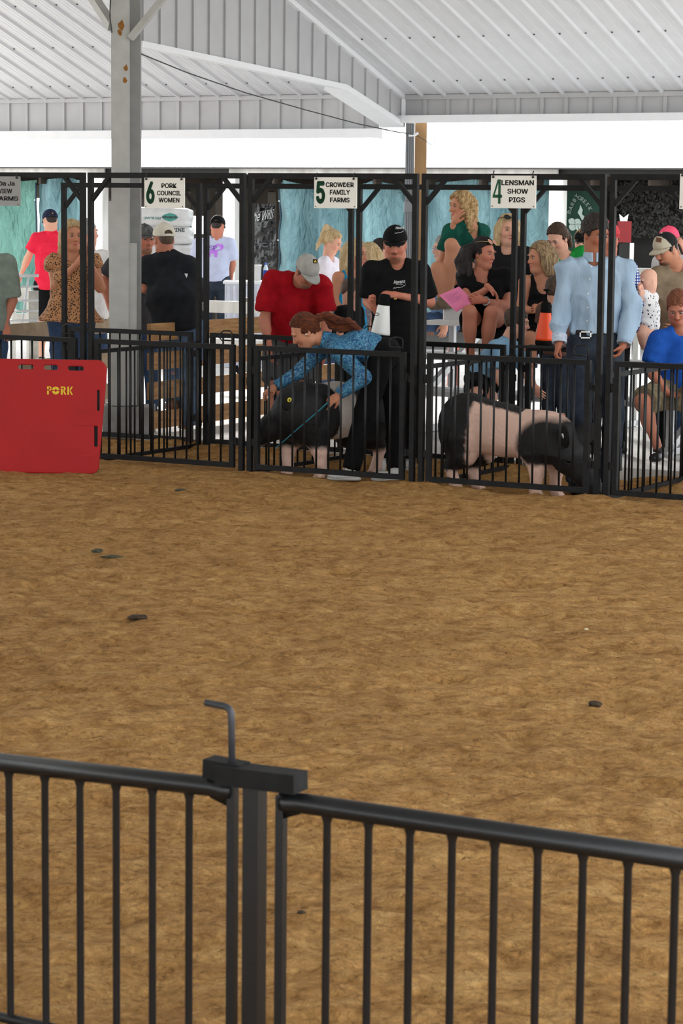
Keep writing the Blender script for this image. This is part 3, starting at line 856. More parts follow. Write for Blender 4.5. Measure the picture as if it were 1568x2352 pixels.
# hanging hedge outside the window gap
mb = MB(); q = UV(wl - .5, sb + 2.0); 
vs = []; fs = []
for i in range(500):
    p = UV(wl - .8 + random.random() * (wr - wl + 1.6), sb + 1.5 + random.random() * .8, .6 + random.random() * 1.8)
    d = np.array([random.uniform(-1, 1), random.uniform(-1, 1), random.uniform(-1, 1)]); d /= np.linalg.norm(d)
    e = np.cross(d, [0.3, .5, .8]); e /= np.linalg.norm(e)
    n = len(vs); vs += [p - d * .12, p + e * .05, p + d * .12, p - e * .05]; fs.append([n, n + 1, n + 2, n + 3])
for i in range(6):
    p = UV(wl - .6 + i * (wr - wl + 1.2) / 5, sb + 1.9, 0); n = len(vs)
    vs += [p, p + U * .05, p + U * .03 + Z * 2, p + Z * 2]; fs.append([n, n + 1, n + 2, n + 3])
hb = obj('leafy_hedge', np.array(vs), fs, M('bright_leaf_green', (140, 190, 80), .6, .25, 8))
tag(hb, 'bright green hedge seen through the shed window gap', 'hedge', kind='stuff')

# ------------------------------------------------------------------ tarps
def tarp_material(name, c, c2):
    m, nt, N, L, b = nodes_of(name)
    tc = N.new('ShaderNodeTexCoord')
    n1 = N.new('ShaderNodeTexNoise'); n1.inputs['Scale'].default_value = 1.6; n1.inputs['Detail'].default_value = 6
    mp = N.new('ShaderNodeMapping'); mp.inputs['Scale'].default_value = (1.5, 1.5, .5); mp.inputs['Rotation'].default_value = (0, .5, 0)
    L.new(tc.outputs['Object'], mp.inputs[0]); L.new(mp.outputs[0], n1.inputs['Vector'])
    r = N.new('ShaderNodeValToRGB'); r.color_ramp.elements[0].position = .3; r.color_ramp.elements[0].color = (*lin(c2), 1)
    r.color_ramp.elements[1].position = .7; r.color_ramp.elements[1].color = (*lin(c), 1)
    L.new(n1.outputs[0], r.inputs[0]); L.new(r.outputs[0], b.inputs['Base Color'])
    b.inputs['Roughness'].default_value = .55
    n2 = N.new('ShaderNodeTexNoise'); n2.inputs['Scale'].default_value = 7; n2.inputs['Detail'].default_value = 7; n2.inputs['Distortion'].default_value = 1.2
    L.new(mp.outputs[0], n2.inputs['Vector'])
    bp = N.new('ShaderNodeBump'); bp.inputs['Strength'].default_value = 1.0; bp.inputs['Distance'].default_value = .10
    L.new(n2.outputs[0], bp.inputs['Height']); L.new(bp.outputs[0], b.inputs['Normal'])
    return m
M_TARP = tarp_material('blue_green_woven_tarp', (128, 168, 174), (80, 116, 124))
M_TARP2 = tarp_material('faded_green_woven_tarp', (112, 164, 150), (72, 118, 110))
M_SEAM = M('dark_tarp_hem', (48, 70, 84), .7)
def tarp(name, label, x0, x1, y0, y1, off, mat, folds=6, amp=.05, seed=1, seams=(), scallop=.05):
    t0, t1 = st(x0, 450, off), st(x1, 450, off); z1 = SH((x0 + x1) / 2, y0, off)[2]; z0 = max(.1, SH((x0 + x1) / 2, y1, off)[2])
    th = thing(name, label, 'tarp', UV((t0 + t1) / 2, SS + off, z0))
    nx, nz = 120, 50
    tt = np.linspace(0, 1, nx); zz = np.linspace(0, 1, nz)
    T, Q = np.meshgrid(tt, zz)
    tw = t0 + (t1 - t0) * T
    y = amp * np.sin(tw * folds + 1.3 * np.sin(tw * 2.1 + seed)) * (.5 + .5 * Q) + .6 * amp * vnoise(tw * 3 + 2 * Q, Q * 2.5, seed=seed) + .25 * amp * vnoise(tw * 9 + 6 * Q, Q * 7, seed=seed + 1)
    sag = scallop * np.abs(np.sin((tw - t0) * 2.3 + seed)) * np.maximum(0, Q - .8) / .2
    zw = z0 + (z1 - z0) * Q - sag
    P = P0 + tw[..., None] * U + (SS + off + y)[..., None] * V + zw[..., None] * Z
    idx = np.arange(nx * nz).reshape(nz, nx)
    q = np.stack([idx[:-1, :-1], idx[:-1, 1:], idx[1:, 1:], idx[1:, :-1]], -1).reshape(-1, 4)
    obj('sheet', P.reshape(-1, 3), q, mat, th, True)
    for sx in seams:
        k = int(np.clip((st(sx, 450, off) - t0) / (t1 - t0) * nx, 1, nx - 1))
        MB().tube([P[j, k] - V * .012 for j in range(0, nz, 4)], .014, 6).build('hem', M_SEAM, th, True)
        for j in (12, 28, 42): MB().lathe([(.012, 0), (.012, .006)], 8, P[j, k] - V * .028, -V).build('grommet', M_ALU, th)
    return th
tarp('tarp', 'faded green tarp curtain on the left behind the red polo man', -120, 82, 408, 760, .35, M_TARP2, 5, .09, 2, (80,))
tarp('tarp', 'crumpled blue-green tarp behind the leopard blouse woman', 78, 212, 408, 760, .30, M_TARP, 9, .12, 5)
tarp('tarp', 'blue-green tarp curtain draped behind sign 5', 640, 930, 414, 740, .30, M_TARP, 8, .17, 9, (642,), .12)
tarp('tarp', 'blue-green tarp hung between the corner post and sign 4', 925, 1130, 410, 740, .36, M_TARP, 4, .10, 13)
tarp('tarp', 'creased blue tarp behind sign 4 beside the white post', 1125, 1268, 410, 740, .30, M_TARP, 11, .13, 17)
# black plastic banner with script
bn = thing('plastic_banner', 'black crumpled plastic banner with white script beside the tarp', 'banner', SH(607, 620, .6))
t0, t1 = st(580, 500, .6), st(636, 500, .6); z1, z0 = SH(607, 468, .6)[2], SH(607, 612, .6)[2]
nx, nz = 40, 50
T, Q = np.meshgrid(np.linspace(0, 1, nx), np.linspace(0, 1, nz))
tw = t0 + (t1 - t0) * T * (1 - .12 * Q)
y = .035 * vnoise(tw * 9, Q * 7, seed=3) + .02 * vnoise(tw * 22, Q * 16, seed=4)
P = P0 + tw[..., None] * U + (SS + .6 + y)[..., None] * V + (z0 + (z1 - z0) * Q)[..., None] * Z
idx = np.arange(nx * nz).reshape(nz, nx)
q = np.stack([idx[:-1, :-1], idx[:-1, 1:], idx[1:, 1:], idx[1:, :-1]], -1).reshape(-1, 4)
obj('sheet', P.reshape(-1, 3), q, M('glossy_black_plastic', (18, 18, 20), .25, .2, 6, spec=.6), bn, True)
v, f = text_mesh('the Willi', t1 - t0 - .04, .13, 0, .4)
c = UV((t0 + t1) / 2 - .01, SS + .56, SH(607, 495, .6)[2])
obj('lettering', np.array([c + U * p[0] + Z * (p[1] + p[0] * .15) for p in v]), f, M('white_print', (215, 215, 215), .5), bn)

# green club banner on the right, with lettering on an arch and a clover
gb = thing('club_banner', 'dark green club banner lettered Darby Creek hung in the shed', 'banner', SH(1330, 610, .5))
t0, t1 = st(1293, 500, .5), st(1392, 500, .5); z1, z0 = SH(1340, 425, .5)[2], SH(1340, 625, .5)[2]
mb = MB(); mb.prism([UV(t0, SS + .5, z0), UV(t1, SS + .5, z0), UV(t1, SS + .5, z1), UV(t0, SS + .5, z1)], V * .01)
mb.build('cloth', M('dark_green_banner_cloth', (20, 56, 44), .8, .15, 5), gb)
def bpix(px, py): p = SH(px, py, .485); return p
M_PALE = M('pale_grey_print', (170, 186, 178), .7)
def letter_on(ch, px, py, ang, h, par, mat):
    v, f = text_mesh(ch, None, h, .02); c = bpix(px, py); ca, sa = math.cos(ang), math.sin(ang)
    obj('lettering', np.array([c + U * (p[0] * ca - p[1] * sa) + Z * (p[0] * sa + p[1] * ca) for p in v]), f, mat, par)
for i, ch in enumerate('DARBY'):
    letter_on(ch, 1307 + 3.0 * i + i * i * .3, 487 - 9.6 * i + i * .5, math.radians(74 - 8 * i), .052, gb, M_PALE)
for i, ch in enumerate('CREEK'):
    letter_on(ch, 1330 + 6.2 * i, 454 + 2.6 * i + i * i * .9, math.radians(-12 - 14 * i), .052, gb, M_PALE)
mb = MB()
for (dx, dy) in ((-7, -6), (6, -5), (-6, 7), (7, 6)):
    mb.add([bpix(1320 + dx + 8 * math.cos(a) * (1 + .15 * math.sin(2 * a)), 515 + dy + 8 * math.sin(a)) for a in np.linspace(0, 2 * math.pi, 12, endpoint=False)], [list(range(12))])
mb.add([bpix(1326, 520), bpix(1329, 520), bpix(1330, 534), bpix(1327, 534)], [[0, 1, 2, 3]])
mb.build('clover', M_PALE, gb)
mb = MB(); mb.add([bpix(1332, 470), bpix(1338, 482), bpix(1336, 492), bpix(1345, 500), bpix(1340, 503), bpix(1338, 510), bpix(1332, 498), bpix(1326, 488), bpix(1330, 480)], [list(range(9))]); mb.build('figure', M_PALE, gb)

# dark net full of dry leaves hanging on the right of the shed
nt_ = thing('leafy_net', 'dark camouflage net hanging in the right part of the shed', 'net', SH(1480, 520, .7))
vs = []; fs = []; random.seed(5)
for i in range(1500):
    p = UV(st(random.uniform(1400, 1640), 450, .7), SS + .7 + random.uniform(0, .15), SH(1480, random.uniform(418, 545), .7)[2])
    a = random.uniform(0, math.pi); d = U * math.cos(a) + Z * math.sin(a); e = np.cross(d, V) + V * random.uniform(-.8, .8)
    n = len(vs); L_ = random.uniform(.02, .045); vs += [p - d * L_, p + e * L_ * .4, p + d * L_, p - e * L_ * .4]; fs.append([n, n + 1, n + 2, n + 3])
o = obj('leaf_tatters', np.array(vs), fs, M('dark_net_leaf', (64, 62, 58), .8, .6, 20, c2=(26, 26, 26)), nt_); o['kind'] = 'stuff'
mb = MB(); mb.prism([UV(st(1396, 450, .9), SS + .9, SH(1480, 640, .9)[2]), UV(st(1650, 450, .9), SS + .9, SH(1480, 640, .9)[2]), UV(st(1650, 450, .9), SS + .9, ZE - .1), UV(st(1396, 450, .9), SS + .9, ZE - .1)], V * .02)
mb.build('backing_sheet', M_DARK, nt_)
rb = thing('paper_towel_box', 'red box with a white paper towel sticking out in the shed', 'box', at(1435, 560, 30.6))
a = at(1420, 508, 30.6); b = at(1449, 557, 30.6)
mb = MB(); mb.box((a[0], 30.6, b[2]), (b[0], 30.72, a[2])); mb.build('box', M('dark_red_box', (120, 22, 26), .6), rb)
mb = MB(); mb.prism([at(1424, 509, 30.64), at(1440, 509, 30.64), at(1443, 492, 30.64), at(1432, 500, 30.64), at(1422, 492, 30.64)], (0, .02, 0)); mb.build('towel', M_WHITETRIM, rb)
mb = MB(); mb.beam(at(1434, 558, 30.66), at(1434, 558, 30.66) * (1, 1, 0), .12, .1); mb.build('stand', M_DARK, rb)
mb = MB(); a = at(1432, 558, 31.4); b = at(1455, 590, 31.4); mb.box((a[0], 31.4, 0), (b[0], 31.5, a[2]))
tag(mb.build('pale_board', M_WHITEWOOD), 'pale board glimpsed below the red towel box', 'board')

# stacked bags of shavings in the shed
M_BAG = M('grey_white_plastic_bag', (196, 198, 196), .35, .12, 9, .3, 14, spec=.5)
M_BAGTXT = M('teal_bag_print', (60, 140, 128), .5)
M_BAGTXT2 = M('dark_bag_print', (60, 74, 72), .5)
M_BAGW = M('white_bag_print', (225, 228, 226), .5)
def bag(label, x0, x1, y0, y1, D):
    a = at(x0, y1, D); b = at(x1, y0, D); lo = a; w = b[0] - a[0]; h = b[2] - a[2]; dp = .42
    n = 14
    bm = bmesh.new(); bmesh.ops.create_cube(bm, size=2); bmesh.ops.subdivide_edges(bm, edges=bm.edges[:], cuts=n, use_grid_fill=True)
    vs = np.array([v.co[:] for v in bm.verts]); fs = [[v.index for v in f.verts] for f in bm.faces]; bm.free()
    k = (np.abs(vs) ** 5).sum(1) ** (1 / 5); vs = vs / k[:, None]
    vs += .045 * np.stack([vnoise(vs[:, 0] * 3 + x0, vs[:, 1] * 3, vs[:, 2] * 3 + y0, seed=i) for i in range(3)], -1)
    vs = vs * [w / 2, dp / 2, h / 2] + [(a[0] + b[0]) / 2, D + dp / 2, (a[2] + b[2]) / 2]
    th = thing('shavings_bag', label, 'bag', (a + [w / 2, dp / 2, 0]), group='shavings bags stacked in the shed')
    o = obj('sack', vs, fs, M_BAG, th, True)
    tr = BVHTree.FromPolygons([Vector(p) for p in vs], fs)
    def pr(v, f, px, py, mat):
        c = at(px, py, D - .1); out = []
        for p in v:
            q = c + np.array([p[0], 0, p[1]]); hit = tr.ray_cast(Vector((q[0], D - .3, q[2])), Vector((0, 1, 0)))
            out.append([q[0], (hit[0].y if hit[0] else D) - .004, q[2]])
        obj('print', np.array(out), f, mat, th)
    return th, pr
th, pr = bag('shavings bag with green oval mark, topmost of the stack', 300, 440, 477, 523, 31.3)
v, f = text_mesh('PIN BLANC', .22, .034, .01); pr(v * [-1, -1, 1], f, 348, 501, M_BAGTXT)
e = [(.14 * math.cos(a), .055 * math.sin(a), 0) for a in np.linspace(0, 2 * math.pi, 24, endpoint=False)]
hexo = [(-.15, 0, 0), (-.1, .045, 0), (0, .075, 0), (.1, .045, 0), (.15, 0, 0), (.1, -.045, 0), (0, -.075, 0), (-.1, -.045, 0)]
pr(np.array(hexo) * .72, [list(range(8))[::-1]], 389, 499, M_BAGTXT)
v, f = text_mesh('SHAVINGS', .19, .03, .02)
def pr_front(v, f, px, py, mat, th, D): 
    c = at(px, py, D); obj('print', np.array([c + np.array([p[0], 0, p[1]]) for p in v]), f, mat, th)
pr_front(v * [-1, -1, 1], f, 389, 499, M_BAGW, th, 31.288)
th2, pr2 = bag('shavings bag with pine lettering, second of the stack', 296, 442, 519, 563, 31.3)
v, f = text_mesh('WHITE PINE', .42, .05, .02); pr2(v + [0, .0, 0], f, 385, 528, M_BAGTXT2)
th3, pr3 = bag('plain grey shavings bag, third of the stack', 300, 447, 560, 608, 31.3)
bag('shavings bag near the ground, hidden low in the stack', 298, 446, 606, 655, 31.3)
bag('shavings bag at the bottom of the stack', 298, 446, 653, 702, 31.3)
mb = MB(); a = at(296, 702, 31.3); b = at(448, 702, 31.3); mb.box((a[0], 31.28, .0), (b[0], 31.76, a[2] - .002))
tag(mb.build('wooden_pallet', M_DARKWOOD), 'dark wooden base under the stacked shavings bags', 'pallet')

# white cabinet, bucket and bottle
cbn = thing('metal_cabinet', 'white sheet metal cabinet behind the red shirted man', 'cabinet', at(560, 760, 29.0))
a = at(516, 646, 29.0); b = at(640, 800, 29.0)
mb = MB(); mb.box((a[0], 29.0, .02), (b[0], 29.5, a[2] - .03)); mb.build('body', M('pale_lilac_metal', (206, 210, 222), .5), cbn)
mb = MB(); mb.box((a[0] - .02, 28.97, a[2] - .03), (b[0], 29.52, a[2])); mb.build('worktop', M_WHITETRIM, cbn)
for k in range(9):
    x = a[0] + .03 + k * .07; mb = MB(); mb.box((x, 28.985, .1), (x + .03, 29.0, a[2] - .05)); mb.build('rib', M('pale_lilac_metal', (206, 210, 222), .5), cbn)
bk = thing('plastic_bucket', 'white plastic bucket on the metal cabinet', 'bucket', at(590, 645, 29.15))
r = 10 / F * 29; hh = 37 / F * 29
MB().lathe([(r * .85, 0), (r, hh * .93), (r * 1.1, hh * .93), (r * 1.1, hh), (r * .95, hh), (r * .9, hh * .9)], 20, at(590, 645, 29.15)).build('pail', M_WHITEPLANK, bk, True)
bo = thing('soda_bottle', 'blue capped soda bottle with blue and red label beside the bucket', 'bottle', at(610, 646, 29.15))
c = at(610, 646, 29.15); r = 5.8 / F * 29; hh = 42 / F * 29
MB().lathe([(r, 0), (r, hh * .62), (r * .9, hh * .72), (r * .45, hh * .88), (r * .4, hh * .93)], 14, c).build('body', M('cola_plastic', (200, 214, 226), .2, .05), bo, True)
MB().lathe([(r * 1.03, hh * .12), (r * 1.03, hh * .6)], 14, c).build('label', M('blue_label', (30, 70, 180), .4), bo, True)
MB().lathe([(r * .45, hh * .9), (r * .45, hh)], 10, c).build('bottle_cap', M('blue_cap', (40, 90, 200), .4), bo, True)
MB().lathe([(r * .5, 0), (r * .5, .004)], 12, c + [0, -r * 1.03, hh * .36], (0, -1, 0)).build('emblem', M('red_emblem', (200, 40, 50), .5), bo)
# ------------------------------------------------------------------ smooth bodies from distance fields
def nrm(v):
    v = np.asarray(v, float); return v / (np.linalg.norm(v) + 1e-12)
class Sdf:
    def __init__(s): s.ops = []
    def _add(s, fn, lo, hi, k, mode='u'): s.ops.append((fn, np.asarray(lo, float), np.asarray(hi, float), k, mode)); return s
    def cone(s, a, b, r1, r2, k=.02, mode='u'):
        a = np.asarray(a, float); b = np.asarray(b, float); ba = b - a; L2 = max(float(ba @ ba), 1e-9); r = max(r1, r2)
        def fn(X, Y, Z_):
            x, y, z = X - a[0], Y - a[1], Z_ - a[2]
            t = np.clip((x * ba[0] + y * ba[1] + z * ba[2]) / L2, 0, 1)
            return np.sqrt((x - t * ba[0]) ** 2 + (y - t * ba[1]) ** 2 + (z - t * ba[2]) ** 2) - (r1 + (r2 - r1) * t)
        return s._add(fn, np.minimum(a, b) - r, np.maximum(a, b) + r, k, mode)
    def fcone(s, a, b, r1, r2, k=.02, cut_a=False, cut_b=True):
        """Tapered tube with flat ends where asked."""
        a = np.asarray(a, float); b = np.asarray(b, float); ba = b - a; L = float(np.linalg.norm(ba)); d = ba / L; r = max(r1, r2)
        def fn(X, Y, Z_):
            x, y, z = X - a[0], Y - a[1], Z_ - a[2]
            h = x * d[0] + y * d[1] + z * d[2]
            t = np.clip(h / L, 0, 1)
            q = np.sqrt((x - t * ba[0]) ** 2 + (y - t * ba[1]) ** 2 + (z - t * ba[2]) ** 2) - (r1 + (r2 - r1) * t)
            if cut_b: q = np.maximum(q, h - L)
            if cut_a: q = np.maximum(q, -h)
            return q
        return s._add(fn, np.minimum(a, b) - r, np.maximum(a, b) + r, k)
    def ell(s, c, r, ax=None, k=.02, mode='u'):
        c = np.asarray(c, float); r = np.asarray(r, float); A = np.eye(3) if ax is None else np.asarray(ax, float)
        ext = np.sqrt((((A * r[:, None])) ** 2).sum(0))
        def fn(X, Y, Z_):
            x, y, z = X - c[0], Y - c[1], Z_ - c[2]
            k0 = 0; k1 = 0
            for i in range(3):
                q = (x * A[i, 0] + y * A[i, 1] + z * A[i, 2]) / r[i]
                k0 = k0 + q * q; k1 = k1 + (q / r[i]) ** 2
            k0 = np.sqrt(k0); k1 = np.sqrt(k1) + 1e-9
            return k0 * (k0 - 1) / k1
        return s._add(fn, c - ext, c + ext, k, mode)
    def trunk(s, a, b, rx, w1, d1, w2, d2, k=.04, cut_a=False, cut_b=False):
        """Elliptical tapered segment from a to b; rx is its wide direction."""
        a = np.asarray(a, float); b = np.asarray(b, float); ba = b - a; L = float(np.linalg.norm(ba)); d = ba / L
        rx = nrm(np.asarray(rx) - d * np.dot(rx, d)); ry = np.cross(d, rx); m = max(w1, w2, d1, d2)
        def fn(X, Y, Z_):
            x, y, z = X - a[0], Y - a[1], Z_ - a[2]
            h = x * d[0] + y * d[1] + z * d[2]; t = np.clip(h / L, 0, 1); ov = h - t * L
            w = w1 + (w2 - w1) * t; dp = d1 + (d2 - d1) * t; mm = np.minimum(w, dp)
            p = (x * rx[0] + y * rx[1] + z * rx[2]) / w; q = (x * ry[0] + y * ry[1] + z * ry[2]) / dp
            kk = np.sqrt(p * p + q * q + (ov / (mm * .75)) ** 2)
            k1 = np.sqrt((p / w) ** 2 + (q / dp) ** 2 + (ov / (mm * .75) ** 2) ** 2) + 1e-9
            f = kk * (kk - 1) / k1
            if cut_a: f = np.maximum(f, -h)
            if cut_b: f = np.maximum(f, h - L)
            return f
        return s._add(fn, np.minimum(a, b) - m, np.maximum(a, b) + m, k)
    def plane(s, p, n):
        """Keeps what lies against the direction n of the plane through p, of all that came before."""
        p = np.asarray(p, float); n = nrm(n)
        return s._add(lambda X, Y, Z_: (X - p[0]) * n[0] + (Y - p[1]) * n[1] + (Z_ - p[2]) * n[2], p, p, 0, 'cut')
    def mesh(s, h):
        adds = [o for o in s.ops if o[4] == 'u']
        lo = np.min([o[1] for o in adds], 0) - 3 * h; hi = np.max([o[2] for o in adds], 0) + 3 * h
        n = np.ceil((hi - lo) / h).astype(int) + 1
        ax = [(lo[i] + h * np.arange(n[i])).astype(np.float32) for i in range(3)]
        f = np.full(n, .25, np.float32)
        for fn, a, b, k, mode in s.ops:
            if mode == 'cut':
                f = np.maximum(f, fn(ax[0][:, None, None], ax[1][None, :, None], ax[2][None, None, :])); continue
            i0 = np.maximum(np.floor((a - lo) / h - 2 - 1.2 * k / h).astype(int), 0); i1 = np.minimum(np.ceil((b - lo) / h + 3 + 1.2 * k / h).astype(int), n)
            if (i1 <= i0).any(): continue
            sl = tuple(slice(i0[i], i1[i]) for i in range(3))
            d = fn(ax[0][sl[0]][:, None, None], ax[1][sl[1]][None, :, None], ax[2][sl[2]][None, None, :]).astype(np.float32)
            g = f[sl]
            if mode == 'u':
                hh = np.maximum(k - np.abs(g - d), 0) / k; f[sl] = np.minimum(g, d) - hh * hh * k * .25
            else:
                d = -d; hh = np.maximum(k - np.abs(g - d), 0) / k; f[sl] = np.maximum(g, d) + hh * hh * k * .25
        return surface_nets(f, lo, h)
def surface_nets(f, lo, h):
    nx, ny, nz = f.shape; ins = f < 0
    c = np.zeros((nx - 1, ny - 1, nz - 1), np.int8)
    for i in (0, 1):
        for j in (0, 1):
            for k in (0, 1): c += ins[i:nx - 1 + i, j:ny - 1 + j, k:nz - 1 + k]
    cells = np.argwhere((c > 0) & (c < 8))
    if len(cells) == 0: return np.zeros((0, 3)), np.zeros((0, 4), int)
    idx = -np.ones(c.shape, np.int64); idx[tuple(cells.T)] = np.arange(len(cells))
    acc = np.zeros((len(cells), 3)); cnt = np.zeros(len(cells))
    cor = {(i, j, k): f[cells[:, 0] + i, cells[:, 1] + j, cells[:, 2] + k] for i in (0, 1) for j in (0, 1) for k in (0, 1)}
    for a in cor:
        for axis in range(3):
            if a[axis] == 0:
                b = list(a); b[axis] = 1; b = tuple(b)
                va, vb = cor[a], cor[b]; m = (va < 0) != (vb < 0)
                t = va[m] / (va[m] - vb[m])
                p = np.tile(np.array(a, float), (m.sum(), 1)); p[:, axis] += t
                acc[m] += p; cnt[m] += 1
    vs = lo + h * (cells + acc / cnt[:, None])
    quads = []
    for axis in range(3):
        o1, o2 = (axis + 1) % 3, (axis + 2) % 3
        sl0 = [slice(None)] * 3; sl1 = [slice(None)] * 3
        sl0[axis] = slice(0, -1); sl1[axis] = slice(1, None)
        A, B = ins[tuple(sl0)], ins[tuple(sl1)]
        e = np.argwhere(A != B)
        ok = (e[:, o1] > 0) & (e[:, o2] > 0) & (e[:, o1] < f.shape[o1] - 1) & (e[:, o2] < f.shape[o2] - 1)
        e = e[ok]; flip = B[tuple(e.T)]
        q = []
        for d1, d2 in ((-1, -1), (0, -1), (0, 0), (-1, 0)):
            g = e.copy(); g[:, o1] += d1; g[:, o2] += d2; q.append(idx[tuple(g.T)])
        q = np.stack(q, -1); q[flip] = q[flip][:, ::-1]
        quads.append(q[(q >= 0).all(1)])
    return vs, np.concatenate(quads)
def vert_normals(v, q):
    n = np.zeros_like(v)
    fn = np.cross(v[q[:, 2]] - v[q[:, 0]], v[q[:, 3]] - v[q[:, 1]])
    for i in range(4): np.add.at(n, q[:, i], fn)
    return n / (np.linalg.norm(n, axis=1, keepdims=True) + 1e-12)
def relax(v, q, it=2, w=.5):
    for _ in range(it):
        s = np.zeros_like(v); c = np.zeros(len(v))
        for i in range(4):
            a, b = q[:, i], q[:, (i + 1) % 4]
            np.add.at(s, a, v[b]); np.add.at(c, a, 1); np.add.at(s, b, v[a]); np.add.at(c, b, 1)
        v = v * (1 - w) + w * s / np.maximum(c, 1)[:, None]
    return v
def folds(v, q, amp, sc=9.0, seed=0, stretch=(1, 1, .45)):
    n = vert_normals(v, q); p = v * np.array(stretch) * sc
    w = vnoise(p[:, 0], p[:, 1], p[:, 2], seed=seed)
    d = (1 - np.abs(w)) ** 3 * 1.1 - .35 + .3 * vnoise(p[:, 0] * 2.3, p[:, 1] * 2.3, p[:, 2] * 2.3, seed=seed + 5)
    return v + n * (amp * d)[:, None]

M_SKIN = Mattr('skin', .58, .07, 60, .28)
M_EYE = Mattr('eye', .2, 0, 10, .5)
def cloth(name, c, c2=None, var=.10, scale=14, rough=.85, bump=.12, bscale=220, stretch=(1, 1, 1)):
    return M(name, c, rough, var, scale, bump, bscale, 0, c2, stretch, .15)
M_DENIM = cloth('blue_denim', (66, 88, 120), (44, 62, 92), scale=10)
M_DENIMD = cloth('dark_blue_denim', (54, 62, 74), (34, 41, 52), scale=10)
M_BLK = cloth('black_cloth', (18, 18, 19), (12, 12, 13))
M_SOLE = M('pale_shoe_rubber', (210, 210, 205), .6)
def hair_mat(name, c, c2, scale=26, stretch=(2.2, 2.2, .35)):
    """Strands: noise drawn out along the fall of the hair."""
    if name in MATS: return MATS[name]
    return M(name, c, .5, .2, scale, .8, 90, 0, c2, stretch, .4, 0, 6)

def hand(sd, Wp, e1, e3, curl=.5, side=1, sc=1.0, spread=.15, thumb=.6, fingers=(1, 1, 1, 1)):
    """Wrist Wp, e1 along the hand, e3 the way the palm faces; side is where the thumb sits along e2."""
    e1 = nrm(e1); e3 = nrm(np.asarray(e3) - e1 * np.dot(e3, e1)); e2 = np.cross(e3, e1) * side
    Wp = np.asarray(Wp, float)
    sd.cone(Wp - e1 * .02 * sc, Wp + e1 * .02 * sc, .027 * sc, .024 * sc, .015)
    sd.ell(Wp + e1 * .052 * sc, np.array([.05, .039, .0155]) * sc, np.array([e1, e2, e3]), .02)
    sd.ell(Wp + e1 * .035 * sc + e2 * .018 * sc + e3 * .006 * sc, np.array([.032, .018, .016]) * sc, np.array([e1, e2, e3]), .015)
    lens = (.068, .078, .072, .056)
    for i in range(4):
        off = .029 - .0195 * i
        p = Wp + (e1 * (.088 - .004 * abs(i - 1.3)) + e2 * off) * sc
        L_ = lens[i] * sc; th = .15 + curl * .55 * fingers[i]
        for j, fr in enumerate((.44, .32, .24)):
            d = e1 * math.cos(th) + e3 * math.sin(th) + e2 * spread * (1.3 - i) * .35
            r0 = (.0092 - .0011 * j) * sc
            q = p + nrm(d) * L_ * fr
            sd.cone(p, q, r0, r0 - .0010 * sc, .0035)
            p = q; th += curl * .8 * fingers[i]
    p = Wp + (e1 * .022 + e2 * .03 + e3 * .004) * sc
    d1 = nrm(e1 * .75 + e2 * .75 * thumb + e3 * (.25 + .3 * curl)); d2 = nrm(e1 * .95 + e2 * .25 * thumb + e3 * (.2 + .5 * curl))
    q = p + d1 * .042 * sc; sd.cone(p, q, .0125 * sc, .0108 * sc, .01); sd.cone(q, q + d2 * .034 * sc, .0105 * sc, .0082 * sc, .004)

class Head:
    """Frame of a head: x to the person's left/right as seen, y out of the face, z up."""
    def __init__(s, c, yaw, pitch=0, roll=0, hs=.23):
        y, p, r = map(math.radians, (yaw, pitch, roll))
        fw = np.array([math.sin(y), -math.cos(y), 0]); rt = np.array([math.cos(y), math.sin(y), 0]); up = Z.copy()
        fw, up = fw * math.cos(p) - up * math.sin(p), up * math.cos(p) + fw * math.sin(p)
        rt, up = rt * math.cos(r) + up * math.sin(r), up * math.cos(r) - rt * math.sin(r)
        s.c = np.asarray(c, float); s.A = np.array([rt, fw, up]); s.k = hs / .23
    def w(s, x, y, z): return s.c + (s.A[0] * x + s.A[1] * y + s.A[2] * z) * s.k
    def loc(s, P): return ((P - s.c) @ s.A.T) / s.k
    def d(s, x, y, z): return s.A[0] * x + s.A[1] * y + s.A[2] * z
    def ell(s, sd, c, r, k=.02, mode='u'): sd.ell(s.w(*c), np.array(r) * s.k, s.A, k, mode)
    def cone(s, sd, a, b, r1, r2, k=.02, mode='u'): sd.cone(s.w(*a), s.w(*b), r1 * s.k, r2 * s.k, k, mode)
